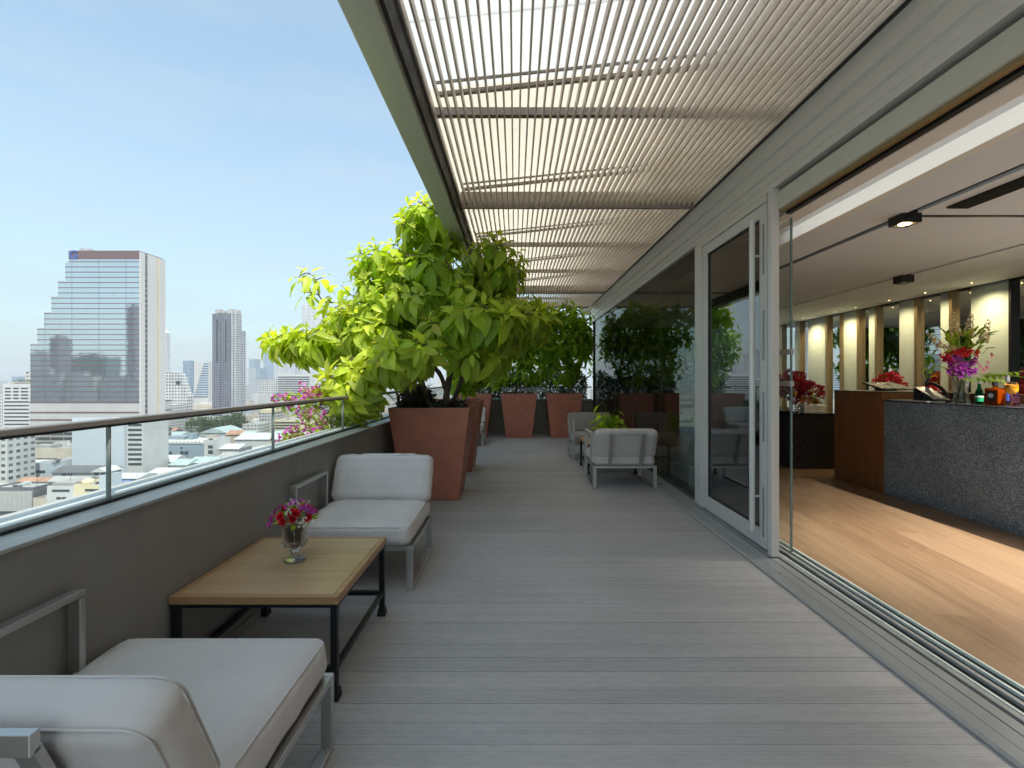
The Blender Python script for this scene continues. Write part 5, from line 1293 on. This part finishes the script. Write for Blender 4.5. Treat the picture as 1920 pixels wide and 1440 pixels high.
# --- the stepped mirror glass tower
YG = 330.0; t = thing('office_tower', 'tall stepped mirror glass tower with red bands and a blue G sign', 'tower', (X(160, YG), YG+12, GZ))
xr = X(261, YG); D = 23.0
steps = [(57, 646), (70, 616.5), (83, 587), (96.5, 557.5), (109, 528), (122.5, 494), (129, 486)]
zb = Z(754, YG)
for i, (u, v) in enumerate(steps):
    z0 = zb if i == 0 else Z(steps[i-1][1], YG)
    MB().box(X(u, YG), xr, YG, YG+D, z0, Z(v, YG)).build('glass_tier', C['curtain'], t)
k = 0; z = zb+3.575
while z < Z(488, YG):
    u = [s for s in steps if Z(s[1], YG) >= z-.8][0][0]
    MB().box(X(u, YG)-.15, xr+.15, YG-.16, YG+D, z-.25, z+.25).build('floor_band', C['red_band'], t); z += 3.575
for (u, v) in steps[:-1]: MB().box(X(u, YG)-.1, X(u, YG)+13*YG/FPX, YG-.1, YG+D, Z(v, YG)+.01, Z(v, YG)+.5).build('terrace_coping', C['grey'], t)
cr = MB().box(X(129, YG), xr+.12, YG-.2, YG+D, Z(486, YG)+.01, Z(470, YG)).build('crown', C['crown_red'], t)
q = MB()
for (a, c, h) in ((139, 143, 3), (144, 152, 1.6), (153, 158, 2.6)): q.box(X(a, YG), X(c, YG), YG+4, YG+9, Z(470, YG)+.02, Z(470, YG)+h)
q.tube([(X(141, YG), YG+6, Z(470, YG)), (X(147, YG), YG+6, Z(463, YG))], .3, 6); q.build('roof_plant', C['grey'], cr)
cu = bpy.data.curves.new('sign', 'FONT'); cu.body = 'G'; cu.size = 8.2; cu.extrude = .25; cu.offset = .12
to = bpy.data.objects.new('sign_tmp', cu); COL.objects.link(to); bpy.context.view_layer.update()
me = bpy.data.meshes.new_from_object(to.evaluated_get(bpy.context.evaluated_depsgraph_get())); bpy.data.objects.remove(to)
me.materials.clear(); me.materials.append(pm('blue sign letter', (.045, .09, .34), .4))
sg = bpy.data.objects.new('sign_letter', me); COL.objects.link(sg); sg.parent = t
sg.location = Vector((X(131, YG), YG-.55, Z(485, YG)-.2))-wloc(t); sg.rotation_euler = (R(90), 0, 0)
MB().box(X(57, YG), xr, YG-.3, YG+D+8, Z(806, YG), zb).build('podium', C['podium'], t)
for v in (754, 773, 787): MB().box(X(57, YG)-.1, xr+.1, YG-.5, YG+D+8, Z(v, YG)-.5, Z(v, YG)+.4).build('podium_band', C['red_band'], t)
MB().box(X(18, YG)-20, xr, YG-.4, YG+D+8, GZ, Z(806.5, YG)).build('parking_base', facade('dark parking decks', (.30, .29, .28), (.045, .05, .05), 3.4, 9, .96, .6, .02, .2, .2), t)
for (a, c, m, vt, xx) in ((261, 269.5, 'tower_white', 471, 1), (269.5, 276, 'tower_slot', 473, .2), (276, 292.5, 'tower_white', 472, 1), (292.5, 296, 'tower_gold', 476, .5), (296, 308, 'tower_white', 476, .9)):
    xe = X(261, YG); ya = YG+.01 if a == 261 else xe/(a-966)*FPX; yb = xe/(c-966)*FPX
    MB().box(xe+.02, xe+.02+xx, ya, yb-.02, GZ, Z(472, YG)).build('core_wall' if m == 'tower_white' else 'core_fin', C[m], t)
q = MB(); xe = X(261, YG)
for kk in range(40): q.box(xe+.2, xe+1.0, YG+3.7, YG+6.1, GZ+3.5*kk, GZ+3.5*kk+.5)
q.build('balcony_slabs', C['grey'], t)
FOOT.append((X(18, YG)-20, xr+4, YG, YG+36))

# --- named neighbours, left to right
bld('white office slab with black strip windows left of the stepped glass tower', 5, 57, 722, 380, 22, 'white', ribs=strips(722, 380, 725, 750, 4, .42, .08, .30)+strips(722, 380, 725, 750, 4, .42, .38, .58)+strips(722, 380, 725, 750, 4, .42, .66, .92)+strips(722, 380, 750, 806, 8, .36, .06, .95), bits=((.2, .9, .2, .8, 1.5, 'roof_grey', 'roof_deck'),))
bld('grey gridded block at the very left edge of the skyline', -60, 4, 738, 470, 20, 'apart_grey')
bld('small blue grey tower far behind the white slab at left', 22, 36, 706, 1500, 30, 'far_blue', parapet=False)
bld('white rooftop hut with small windows against the glass tower foot', 47, 58, 697, 420, 10, 'apart', parapet=False)
bld('slim white tower with a pointed cap right of the glass tower', 296, 312, 624, 760, 8, 'grid_slim', parapet=False, base=GZ)
q = MB(); xa, xb, Yq = X(296, 760), X(312, 760), 760; zt = Z(624, 760)
q.add([(xa, Yq, zt), (xb, Yq, zt), (xb, Yq+8, zt), (xa, Yq+8, zt), ((xa+xb)/2, Yq+4, Z(611, 760))], [(0, 1, 4), (1, 2, 4), (2, 3, 4), (3, 0, 4)]); q.build('roof', C['white'], [o for o in bpy.data.objects if o.get('label', '').startswith('slim white tower')][0])
# sloped white grid building
Y = 560; t = thing('hotel_block', 'white gridded block with a slanting right edge', 'building', (X(330, Y), Y+15, GZ)); FOOT.append((X(300, Y), X(364, Y), Y, Y+26))
MB().prism([(X(296, Y), GZ), (X(353, Y), GZ), (X(352, Y), Z(742, Y)), (X(337, Y), Z(699, Y)), (X(296, Y), Z(697, Y))], 'y', Y, Y+9).build('wall', C['grid_white'], t)
MB().box(X(330, Y), X(338, Y), Y-.3, Y+1, Z(721, Y), Z(714, Y)).build('window', C['dark'], t)
MB().box(X(296, Y)-6, X(352, Y), Y-26, Y-2, GZ, Z(757, Y)).build('podium', C['apart'], t)
bld('blue grey office slab behind the slanting white block', 343, 356, 676, 900, 12, 'far_blue', parapet=False)
Y = 800; t = thing('office_block', 'office block with a diagonal edge between glass stripes and a blank wall', 'building', (X(380, Y), Y+20, GZ)); FOOT.append((X(362, Y), X(400, Y), Y, Y+40))
MB().prism([(X(363, Y), GZ), (X(391, Y), GZ), (X(391, Y), Z(678, Y)), (X(365, Y), Z(679, Y)), (X(363, Y), Z(742, Y))], 'y', Y, Y+12).build('wall', C['tower_white'], t)
MB().prism([(X(364, Y), Z(744, Y)), (X(390.4, Y), Z(744, Y)), (X(390.6, Y), Z(680, Y)), (X(383, Y), Z(680, Y))], 'y', Y-.8, Y-.02).build('glass_front', C['slope_glass'], t)
# dark twin tower
Y = 640; t = thing('apartment_tower', 'tall dark grey apartment tower with paler right side', 'tower', (X(425, Y), Y+15, GZ)); FOOT.append((X(396, Y), X(462, Y), Y-4, Y+50))
MB().box(X(398, Y), X(436, Y), Y, Y+9, GZ, Z(588, Y)).build('wall', C['dark_tower'], t)
MB().box(X(436, Y)+.02, X(446, Y), Y-3, Y+9, GZ, Z(587, Y)).build('bay_wall', C['dark_tower_lt'], t)
MB().box(X(443, Y), X(444.5, Y), Y+9.02, Y+21, GZ, Z(618, Y)).build('rear_wing', C['dark_tower_lt'], t)
for (a, c) in ((400, 414), (417, 434)): MB().box(X(a, Y), X(c, Y), Y-1.2, Y-.02, Z(764, Y), Z(606, Y)).build('balcony_bay', C['dark_tower_lt'] if a < 410 and False else C['dark_tower'], t)
for (a, c) in ((406, 410), (423, 426), (440, 442)):
    MB().box(X(a, Y), X(c, Y), Y-3.4 if a > 440 else Y-1.4, Y-3.02 if a > 440 else Y-1.21, Z(680, Y), Z(600, Y)).build('window_slot', C['dark'], t)
for (a, c, h) in ((402, 412, 5), (415, 420, 3), (426, 435, 5.5), (437, 445, 4)): MB().box(X(a, Y), X(c, Y), Y+1.5, Y+8.5, Z(586.5, Y), Z(586.5, Y)+h).build('roof_house', C['grey'], t)
# far towers
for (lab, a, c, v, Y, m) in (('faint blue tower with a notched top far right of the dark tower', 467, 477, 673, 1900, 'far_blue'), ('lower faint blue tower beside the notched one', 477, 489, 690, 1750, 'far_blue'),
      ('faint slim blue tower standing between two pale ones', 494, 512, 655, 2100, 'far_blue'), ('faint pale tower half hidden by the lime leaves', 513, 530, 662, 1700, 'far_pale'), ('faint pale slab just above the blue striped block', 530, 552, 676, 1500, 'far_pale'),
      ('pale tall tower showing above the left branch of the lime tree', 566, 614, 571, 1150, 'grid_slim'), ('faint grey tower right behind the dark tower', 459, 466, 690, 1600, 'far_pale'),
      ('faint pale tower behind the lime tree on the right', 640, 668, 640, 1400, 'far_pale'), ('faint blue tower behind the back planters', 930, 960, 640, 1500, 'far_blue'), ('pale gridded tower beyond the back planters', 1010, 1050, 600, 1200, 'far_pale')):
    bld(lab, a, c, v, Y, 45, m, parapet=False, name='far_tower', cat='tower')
bld('white gridded office block below the faint blue towers', 482, 525, 711, 900, 40, 'grid_white')
bld('white lower wing in front of the gridded office block', 474, 512, 738, 820, 30, 'grid_dense')
bld('blue and white striped office block right of the gridded one', 521, 580, 703, 820, 16, 'white', ribs=strips(703, 820, 705, 752, 11, .55, 0, 1.0))
[o for o in bpy.data.objects if o.name.startswith('window') and False]
# middle distance
bld('tall blank pale blue block in front of the glass tower', 135, 233, 787, 268, 2.0, 'bluepanel', ribs=None)
Y = 268; t = [o for o in bpy.data.objects if o.get('label', '').startswith('tall blank pale blue')][0]
MB().box(X(135, Y)+6, X(233, Y)+8.8, Y+2.02, Y+22, GZ, Z(788, Y)).build('rear_wall', C['white'], t)
za = Z(792, Y)
for kq in range(9): MB().box(X(233, Y)+.6, X(233, Y)+8.2, Y+1.85, Y+2.3, za-2.75*kq-2.2, za-2.75*kq-1.0).build('window', C['dark'], t)
FOOT.append((X(135, Y), X(262, Y), Y, Y+24))
bld('beige concrete parking wall of square panels under the glass tower', 17, 140, 843, 292, 18, 'beige', ribs=strips(843, 292, 858, 863, 1, .5, .35, .95), bits=((0.0, .6, .05, .5, 2.2, 'roof_grey', 'roof_house'),))
t = bld('white low wing with a brown window on the parking deck', 98, 138, 833, 305, 14, 'white', ribs=strips(833, 305, 835, 839, 1, .8, .02, .4))
bld('narrow white tower block cut by the left edge below the handrail', -40, 13, 823, 235, 14, 'apart', roof='roof_grey')
bld('low white building with two strip windows left of the grey roofed house', 12, 62, 874, 262, 16, 'white', ribs=[(Z(889, 262), Z(884, 262), .02, .48), (Z(889, 262), Z(884, 262), .58, .66)], bits=((.3, .9, .3, .7, 1.2, 'white', 'roof_house'),))
bld('white wing with one long dark window beside the little tree', 62, 86, 872, 256, 20, 'bluepanel', ribs=[(Z(887, 256), Z(882, 256), .1, .95)])
gable('long house with a dark grey pitched roof below the blank block', 98, 186, 886, 877, 246, 14, 'white', 'roof_dark', ribs=[(Z(893, 246), Z(888, 246), .2, .3), (Z(893, 246), Z(888, 246), .34, .37), (Z(893, 246), Z(888, 246), .4, .43)])
gable('white gabled house end at the right of the long dark roof', 174, 201, 885, 877, 243, 8, 'white', 'roof_white', 'y', ribs=[(Z(891, 243), Z(886, 243), .1, .4), (Z(891, 243), Z(886, 243), .6, .9)])
gable('shed with a rusty orange roof near the left edge', 30, 80, 906, 898, 228, 9, 'grey', 'roof_rust')
gable('shed with a weathered pale roof right of the orange one', 84, 150, 908, 897, 226, 12, 'grey', 'roof_grey')
gable('flat grey shed roof above the screened block', -20, 60, 914, 909, 222, 9, 'beige', 'roof_grey')
t = bld('block behind a white vertical fin screen in the lower left', -20, 62, 918, 214, 12, 'tower_slot')
Y = 214
for kq in range(34):
    xq = X(-18+kq*2.36, Y); MB().box(xq, xq+.30, Y-.6, Y-.1, Z(958, Y), Z(921, Y)).build('screen_fin', C['white'], t)
MB().box(X(-20, Y), X(62, Y), Y-.35, Y-.05, Z(940, Y)-.4, Z(940, Y)+.4).build('screen_rail', C['roof_grey'], t)
bld('brown walled annex beside the fin screened block', 62, 88, 938, 210, 12, 'beige', roof='roof_dark')
bld('white house with two small windows beside the yellow one', 88, 138, 916, 208, 12, 'white', roof='roof_grey', ribs=[(Z(936, 208), Z(932, 208), .36, .52), (Z(936, 208), Z(932, 208), .55, .72), (Z(922, 208), Z(918, 208), .2, .85)], bits=((.1, .95, .1, .9, 2.0, 'roof_grey', 'roof_house'),))
bld('greenish glazed lean-to below the white house', 88, 140, 946, 203, 4, 'apart_blue', parapet=False)
bld('pale yellow house with a round water tank', 138, 186, 913, 208, 12, 'yellow', ribs=[(Z(933, 208), Z(928, 208), .2, .62), (Z(933, 208), Z(928, 208), .67, .98), (Z(921, 208), Z(917, 208), .45, .98)])
Y = 208; t = [o for o in bpy.data.objects if o.get('label', '').startswith('pale yellow house')][0]
MB().lathe([(0, 0), (2.0, 0), (2.3, .6), (2.3, 2.0), (1.2, 2.7), (0, 2.8)], 14, (X(154, Y), Y+3, Z(913, Y)+.3)).build('water_tank', C['yellow'], t, smooth=True)
bld('plain white stair tower right of the yellow house', 186, 200, 896, 206, 8, 'bluepanel')
gable('low warehouse with a blue awning below the blank block', 206, 258, 897, 891, 225, 12, 'white', 'roof_white'); Y = 225
t = [o for o in bpy.data.objects if o.get('label', '').startswith('low warehouse with a blue')][0]
q = MB(); q.prism([(Y-3, Z(904, Y)), (Y-.05, Z(898, Y)), (Y-.05, Z(899, Y)), (Y-3, Z(904.6, Y))], 'x', X(206, Y), X(250, Y)); q.build('awning', C['roof_blue'], t)
gable('wide flat warehouse with a pale grey roof near the parapet', 268, 346, 893, 884, 246, 22, 'grey', 'roof_white')
bld('long low white row house beside the pale warehouse', 212, 290, 913, 214, 7, 'apart', roof='roof_white')
gable('small white pavilion with columns below the tower foot', 276, 324, 866, 856, 300, 14, 'grid_dense', 'roof_white')
# blue grey block with the saw tooth roof
t = bld('blue grey clad block with a saw tooth roof edge', 300, 381, 832, 328, 20, 'blue', ribs=[(Z(854, 328), Z(847, 328), .21, .28), (Z(852, 328), Z(846, 328), .47, .55), (Z(852, 328), Z(846, 328), .57, .65), (Z(861, 328), Z(855, 328), .47, .55), (Z(861, 328), Z(855, 328), .57, .65), (Z(842, 328), Z(838, 328), .48, .52)], bits=((.05, .42, .3, .8, 4, 'blue', 'roof_house'), (.52, .62, .3, .6, 6, 'blue', 'roof_house')), parapet=False)
Y = 328
for kq in range(11):
    xq = X(301+kq*7.2, Y); q = MB(); q.prism([(xq, Z(832, Y)), (xq+2.2, Z(832, Y)), (xq+2.2, Z(832, Y)+.7), (xq, Z(832, Y)+2.2)], 'y', Y-.4, Y+16); q.build('saw_tooth', C['white'], t)
bld('white wing with open galleries on the right of the saw tooth block', 381.3, 400, 828, 329, 20, 'white', ribs=[(Z(841, 329), Z(835, 329), .48, .96), (Z(851, 329), Z(844, 329), .48, .96)])
gable('small building with a teal metal roof in front of the saw tooth block', 318, 350, 872, 864, 285, 14, 'white', 'roof_teal')
gable('second teal roofed building nearer the parapet', 352, 396, 868, 860, 290, 16, 'apart', 'roof_teal')
gable('low house with a pale roof right of the saw tooth block', 402, 446, 842, 835, 335, 18, 'apart', 'roof_white')
gable('brown walled house with a grey roof near the parapet', 408, 440, 858, 851, 310, 14, 'beige', 'roof_grey')
bld('orange brown school block behind the round trees', 312, 358, 800, 560, 20, 'apart_cream')
bld('long white apartment block behind the round trees', 350, 418, 784, 600, 20, 'apart')
bld('white apartment block end with balconies right of the long one', 417, 438, 776, 600, 24, 'grid_white')
bld('white school building stretched behind the handrail', 318, 348, 772, 640, 20, 'apart')
bld('cream parking building with open green decks', 514, 578, 789, 480, 40, 'yellow', ribs=strips(789, 480, 790, 816, 5, .6, .02, .75))
bld('white and grey office block left of the parking building', 455, 486, 797, 470, 20, 'apart')
bld('narrow grey apartment slab next to the parking building', 486, 513, 776, 500, 20, 'apart_grey', bits=((0, 1, .1, .9, 4, 'yellow', 'roof_house'),))
gable('big pale warehouse roof behind the magenta flowers', 440, 560, 824, 815, 400, 30, 'white', 'roof_white')
gable('teal roofed shed among the low houses', 452, 474, 815, 809, 425, 14, 'beige', 'roof_teal')
gable('rust roofed sheds left of the teal one', 424, 450, 815, 808, 430, 16, 'beige', 'roof_rust')
bld('green roofed office block in front of the dark tower', 376, 434, 757, 610, 24, 'apart', bits=((.1, .9, .1, .9, 2, 'green', 'roof_garden'),)) if 'green' in C else None

# --- dense low city, one thing per building
rgc = random.Random(11)
walls = [('white', 'apart', 'white'), ('grey', 'apart_grey', 'grey'), ('cream', 'apart_cream', 'cream'), ('blue windowed', 'apart_blue', 'blue'), ('chalk white', 'grid_dense', 'white')]
roofs = [('flat grey roof', 'roof_grey', 0), ('rusty pitched roof', 'roof_rust', 1), ('pale pitched roof', 'roof_white', 1), ('dark pitched roof', 'roof_dark', 1), ('teal pitched roof', 'roof_teal', 1), ('pale flat roof', 'roof_white', 0)]
def where(u, Y):
    z_ = 'far off' if Y > 1000 else 'midway' if Y > 480 else 'nearby'
    for lim, w in ((60, 'at the far left'), (135, 'under the glass tower'), (262, 'behind the blank block'), (312, 'right of the glass tower'), (362, 'below the slanting white block'), (400, 'below the diagonal block'), (460, 'below the dark tower'), (520, 'left of the striped block'), (580, 'below the striped block'), (640, 'behind magenta flowers'), (740, 'behind the lime tree'), (9999, 'beyond the back planters')):
        if u < lim: return w+' '+z_
used = {}; nfill = 0
for (Ya, Yb, hmin, hmax, wmin, wmax, cnt, ua, ub) in ((215, 330, 5, 11, 9, 20, 60, 190, 560), (330, 480, 5, 13, 10, 24, 70, 262, 640), (480, 700, 6, 16, 12, 30, 60, 262, 700), (700, 1100, 8, 26, 16, 36, 95, -40, 760), (1100, 2200, 12, 48, 24, 60, 90, -60, 1110), (2200, 4200, 20, 75, 40, 90, 60, -60, 1120)):
    for _ in range(cnt*5):
        if cnt <= 0: break
        Y = rgc.uniform(Ya, Yb); u = rgc.uniform(ua, ub); w = rgc.uniform(wmin, wmax); d = rgc.uniform(wmin, wmax); h = rgc.uniform(hmin, hmax)**1.0
        x0 = X(u, Y)
        if any(x0 < f[1]+1.5 and x0+w > f[0]-1.5 and Y < f[3]+1.5 and Y+d > f[2]-1.5 for f in FOOT): continue
        FOOT.append((x0, x0+w, Y, Y+d)); cnt -= 1; nfill += 1
        wl = rgc.choice(walls); rf = rgc.choice((roofs+[roofs[0], roofs[2], roofs[5], roofs[0]]) if Y < 700 else [roofs[0], roofs[5]])
        st = max(1, round(h/3.3)); size = 'low' if st <= 3 else 'mid-rise' if st <= 7 else 'tall'
        u1 = u+w*FPX/Y; shape = 'wide' if w > d*1.3 else 'narrow' if d > w*1.3 else 'square'
        lab = '%s %s %s block, %s, %s' % (size, shape, wl[0], rf[0].replace(' roof', '-roofed'), where((u+u1)/2, Y))
        t = thing('city_building', lab, 'building', (x0+w/2, Y+d/2, GZ), group='low buildings of the dense city')
        used.setdefault(lab, []).append((t, (u+u1)/2, Y))
        q = MB().box(x0, x0+w, Y, Y+d, GZ, GZ+h); q.build('wall', C[wl[1]], t)
        if rf[2]:
            q = MB(); o = .7; rh = min(w, d)*rgc.uniform(.14, .24)
            if w > d: q.prism([(Y-o, GZ+h+.02), (Y+d+o, GZ+h+.02), (Y+d/2, GZ+h+rh)], 'x', x0-o, x0+w+o)
            else: q.prism([(x0-o, GZ+h+.02), (x0+w+o, GZ+h+.02), (x0+w/2, GZ+h+rh)], 'y', Y-o, Y+d+o)
            q.build('roof', C[rf[1]], t)
        else:
            q = MB(); p = .4; zz = GZ+h+.01
            q.box(x0, x0+w, Y, Y+p, zz, zz+.9); q.box(x0, x0+w, Y+d-p, Y+d, zz, zz+.9); q.box(x0, x0+p, Y+p, Y+d-p, zz, zz+.9); q.box(x0+w-p, x0+w, Y+p, Y+d-p, zz, zz+.9)
            q.build('roof_parapet', C[wl[1]], t)
            MB().box(x0+p+.01, x0+w-p-.01, Y+p+.01, Y+d-p-.01, zz, zz+.2).build('roof', C[rf[1]], t)
            if Y < 620: roof_units(t, x0, x0+w, Y, Y+d, zz+.2)
            if Y < 1100:
                a, c = rgc.uniform(.1, .5), rgc.uniform(.1, .5); MB().box(x0+w*a, x0+w*(a+.3), Y+d*c, Y+d*(c+.35), zz+.21, zz+rgc.uniform(2, 3.4)).build('roof_house', C[rgc.choice(['white', 'grey', 'beige'])], t)
                if rgc.random() < .6:
                    q = MB()
                    for kk in range(rgc.randint(1, 3)): q.lathe([(.0, 0), (.8, 0), (.85, 1.6), (.3, 2.0), (0, 2.0)], 8, (x0+w*.8, Y+1.5+2.0*kk, zz+.21))
                    q.build('water_tanks', C['white'], t, smooth=True)
for lab, L in used.items():          # say what tells look-alikes apart: their order from left to right, or near and far
    if len(L) == 2:
        L.sort(key=lambda r: r[1]); L[0][0]['label'] = lab+', the left one'; L[1][0]['label'] = lab+', the right one'
    elif len(L) > 2:
        L.sort(key=lambda r: r[1])
        for i, (t, *_ ) in enumerate(L): t['label'] = lab+', '+(['leftmost', 'second', 'third', 'fourth', 'fifth', 'sixth', 'seventh', 'eighth', 'ninth', 'tenth'][i]+(' from left' if i else '') if i < len(L)-1 else 'rightmost')

# --- city trees
C['tree_leaf'] = leaf_mat('city foliage', (.030, .060, .022), (.075, .12, .035), .25, .7)
def city_tree(seed, r_=4.0, h=8.0):
    rg = np.random.default_rng(seed); t = thing('city_tree', 'x', 'tree', (0, 0, 0), group='street trees of the city below')
    q = MB(); q.tube([(0, 0, 0), (.2, .1, h*.35), (0, 0, h*.7)], [.45, .32, .12], 7)
    for k in range(5):
        a = k*1.26; q.tube([(.15, .1, h*.35), (math.cos(a)*r_*.5, math.sin(a)*r_*.5, h*.62)], [.2, .06], 5)
    q.build('trunk', C['bark'], t, local=True, smooth=True)
    lv = Leaves(2, 3, seed)
    for k in range(14):
        d = rg.normal(0, 1, 3); d /= np.linalg.norm(d); c = np.array([0, 0, h*.66])+d*np.array([r_*.6, r_*.6, h*.22])
        lv.ball(c, r_*.45, 60, 1.0, .7, .5)
    lv.build('crown', C['tree_leaf'], t); return t
protos = [city_tree(s, rr, hh) for s, rr, hh in ((1, 4.5, 9), (2, 3.6, 8), (3, 5.2, 8.5))]
spots = []
def tree_at(u, v, Y, lab, s=1.0, base=None, kind=0): spots.append((u, v, Y, lab, s, base, kind))
for i, (u, Y, s, lab) in enumerate(((20, 318, 1.6, 'big tree beside the parking wall at the left edge'), (32, 322, 1.5, 'second big tree right of the edge one'), (44, 324, 1.4, 'tree between the big trees and the podium'), (56, 323, 1.2, 'tree against the parking decks'), (70, 321, 1.2, 'rightmost of the trees against the parking decks'),
     (372, 545, 2.5, 'round olive tree in front of the long apartment block'), (390, 550, 2.7, 'tall dark tree right of the round olive one'), (405, 552, 2.3, 'tree in front of the apartment end'), (424, 560, 2.8, 'broad tree below the dark tower'), (438, 562, 2.9, 'tree right of the broad one'), (450, 565, 2.6, 'last tree of the green row left of the office block'),
     (92, 238, 1.15, 'leafy tree beside the long dark roof'), (6, 204, 1.0, 'olive tree at the lower left corner'), (18, 203, 1.1, 'tree below the fin screened block'), (30, 205, .9, 'bush like tree under the screen'), (42, 203, .9, 'small tree below the brown annex'), (54, 202, .8, 'last small tree before the parapet'),
     (455, 365, 1.0, 'small green tree among pale roofs'), (440, 380, 1.0, 'tree beside the rust roofed sheds'), (350, 560, 1.6, 'tree under the slanting white block'), (365, 570, 1.6, 'tree under the diagonal edged block'), (335, 575, 1.5, 'tree behind the school block'), (395, 590, 1.5, 'tree at the foot of the dark tower'), (430, 600, 1.5, 'tree right of the dark tower foot'))):
    o = protos[i % 3] if i < 3 else copy_thing(protos[i % 3], (0, 0, 0), 0, lab)
    o['label'] = lab; base = GZ
    o.location = (X(u, Y), Y, base); o.rotation_euler = (0, 0, i*1.3); o.scale = (s, s, s*(1 if i % 2 else .9))
rgt = random.Random(9); zones = {}; nt = 0; tries = 0
while nt < 34 and tries < 900:
    tries += 1
    Y = rgt.uniform(290, 700); u = rgt.uniform(265, 640); s = rgt.uniform(.9, 1.6); x = X(u, Y); r_ = 3.6*s
    if any(x-r_ < f[1] and x+r_ > f[0] and Y-r_ < f[3] and Y+r_ > f[2] for f in FOOT): continue
    nt += 1; FOOT.append((x-r_, x+r_, Y-r_, Y+r_))
    o = copy_thing(protos[nt % 3], (x, Y, GZ), nt*.9, 'x', (s, s, s)); zones.setdefault('green tree among the roofs '+where(u, Y), []).append((u, o))
for lab, L in zones.items():
    L.sort(key=lambda r: r[0])
    for i, (u, o) in enumerate(L): o['label'] = lab if len(L) == 1 else lab+', '+(['leftmost', 'second', 'third', 'fourth', 'fifth', 'sixth', 'seventh', 'eighth', 'ninth', 'tenth'][i]+(' from left' if i else '') if i < len(L)-1 else 'rightmost')
t = thing('roof_hedge', 'green hedge along the top of the beige parking wall', 'hedge', (X(55, 296), 299, Z(843, 292)+.3))
lv = Leaves(2, 3, 44)
for k in range(30): lv.ball((X(18+k*2.7, 296), 296+rgc.uniform(0, 3), Z(838, 296)+rgc.uniform(-1, 1)), 1.6, 26, .9, .7, .5)
MB().box(X(17, 296), X(99, 296), 295, 300, Z(843, 292)+.3, Z(841, 292)+.2).build('trough', C['beige'], t); lv.build('foliage', C['tree_leaf'], t)
t = thing('roof_plants', 'green roof plants on top of the white slab at left', 'plant', (X(35, 385), 388, Z(722, 380)+1.8)); lv = Leaves(2, 3, 45)
for k in range(12): lv.ball((X(22+k*2.6, 385), 386+rgc.uniform(0, 4), Z(719, 385)+rgc.uniform(-.6, .8)+1.2), 1.5, 22, .9, .7, .5)
MB().box(X(20, 385), X(54, 385), 384, 392, Z(722, 380)+1.8, Z(722, 380)+2.4).build('bed', C['beige'], t); lv.build('foliage', C['tree_leaf'], t)

# --- towers across the road behind us, which the mirror glass picks up
for (lab, u0, u1, v, y, d, m) in (('dark office tower mirrored in the left of the stepped glass tower', 94, 109, 632, -130, 24, 'dark_tower'), ('slim dark tower mirrored at the right edge of the stepped glass tower', 237, 252, 574, -130, 24, 'dark_tower'),
      ('broad green glass block mirrored in the middle of the stepped glass tower', 128, 200, 668, -170, 30, 'green_block'), ('grey slab mirrored at the left edge of the stepped glass tower', 50, 92, 662, -150, 30, 'apart'), ('pale low block mirrored low in the stepped glass tower', 108, 175, 704, -110, 16, 'apart_grey'),
      ('long pale block mirrored at the bottom of the stepped glass tower', 176, 262, 712, -120, 18, 'dark_tower_lt'), ('dark low block mirrored at the bottom left of the stepped glass tower', 40, 112, 700, -100, 14, 'dark_tower_lt')):
    Ym = 2*YG-y; x0, x1, z1 = X(u0, Ym), X(u1, Ym), Z(v, Ym)          # where the mirror shows it
    t = thing('office_tower', lab, 'tower', ((x0+x1)/2, y-d/2, GZ)); MB().box(x0, x1, y-d, y, GZ, z1).build('wall', C[m], t); MB().box(x0+(x1-x0)*.2, x0+(x1-x0)*.7, y-d*.8, y-d*.2, z1+.02, z1+5).build('roof_house', C['grey'], t)

# --- hazy air over the city
t_ = NT('hazy air'); pv = t_.n('ShaderNodeVolumePrincipled'); pv.inputs['Color'].default_value = (.93, .96, 1.0, 1); pv.inputs['Density'].default_value = 1.8e-4; pv.inputs['Anisotropy'].default_value = .15
t_.l(pv.outputs[0], t_.out.inputs['Volume'])
hzb = MB().box(-6100, 6100, -700, 9100, GZ-1, 130).build('haze', t_.mat); tag(hzb, kind='stuff')
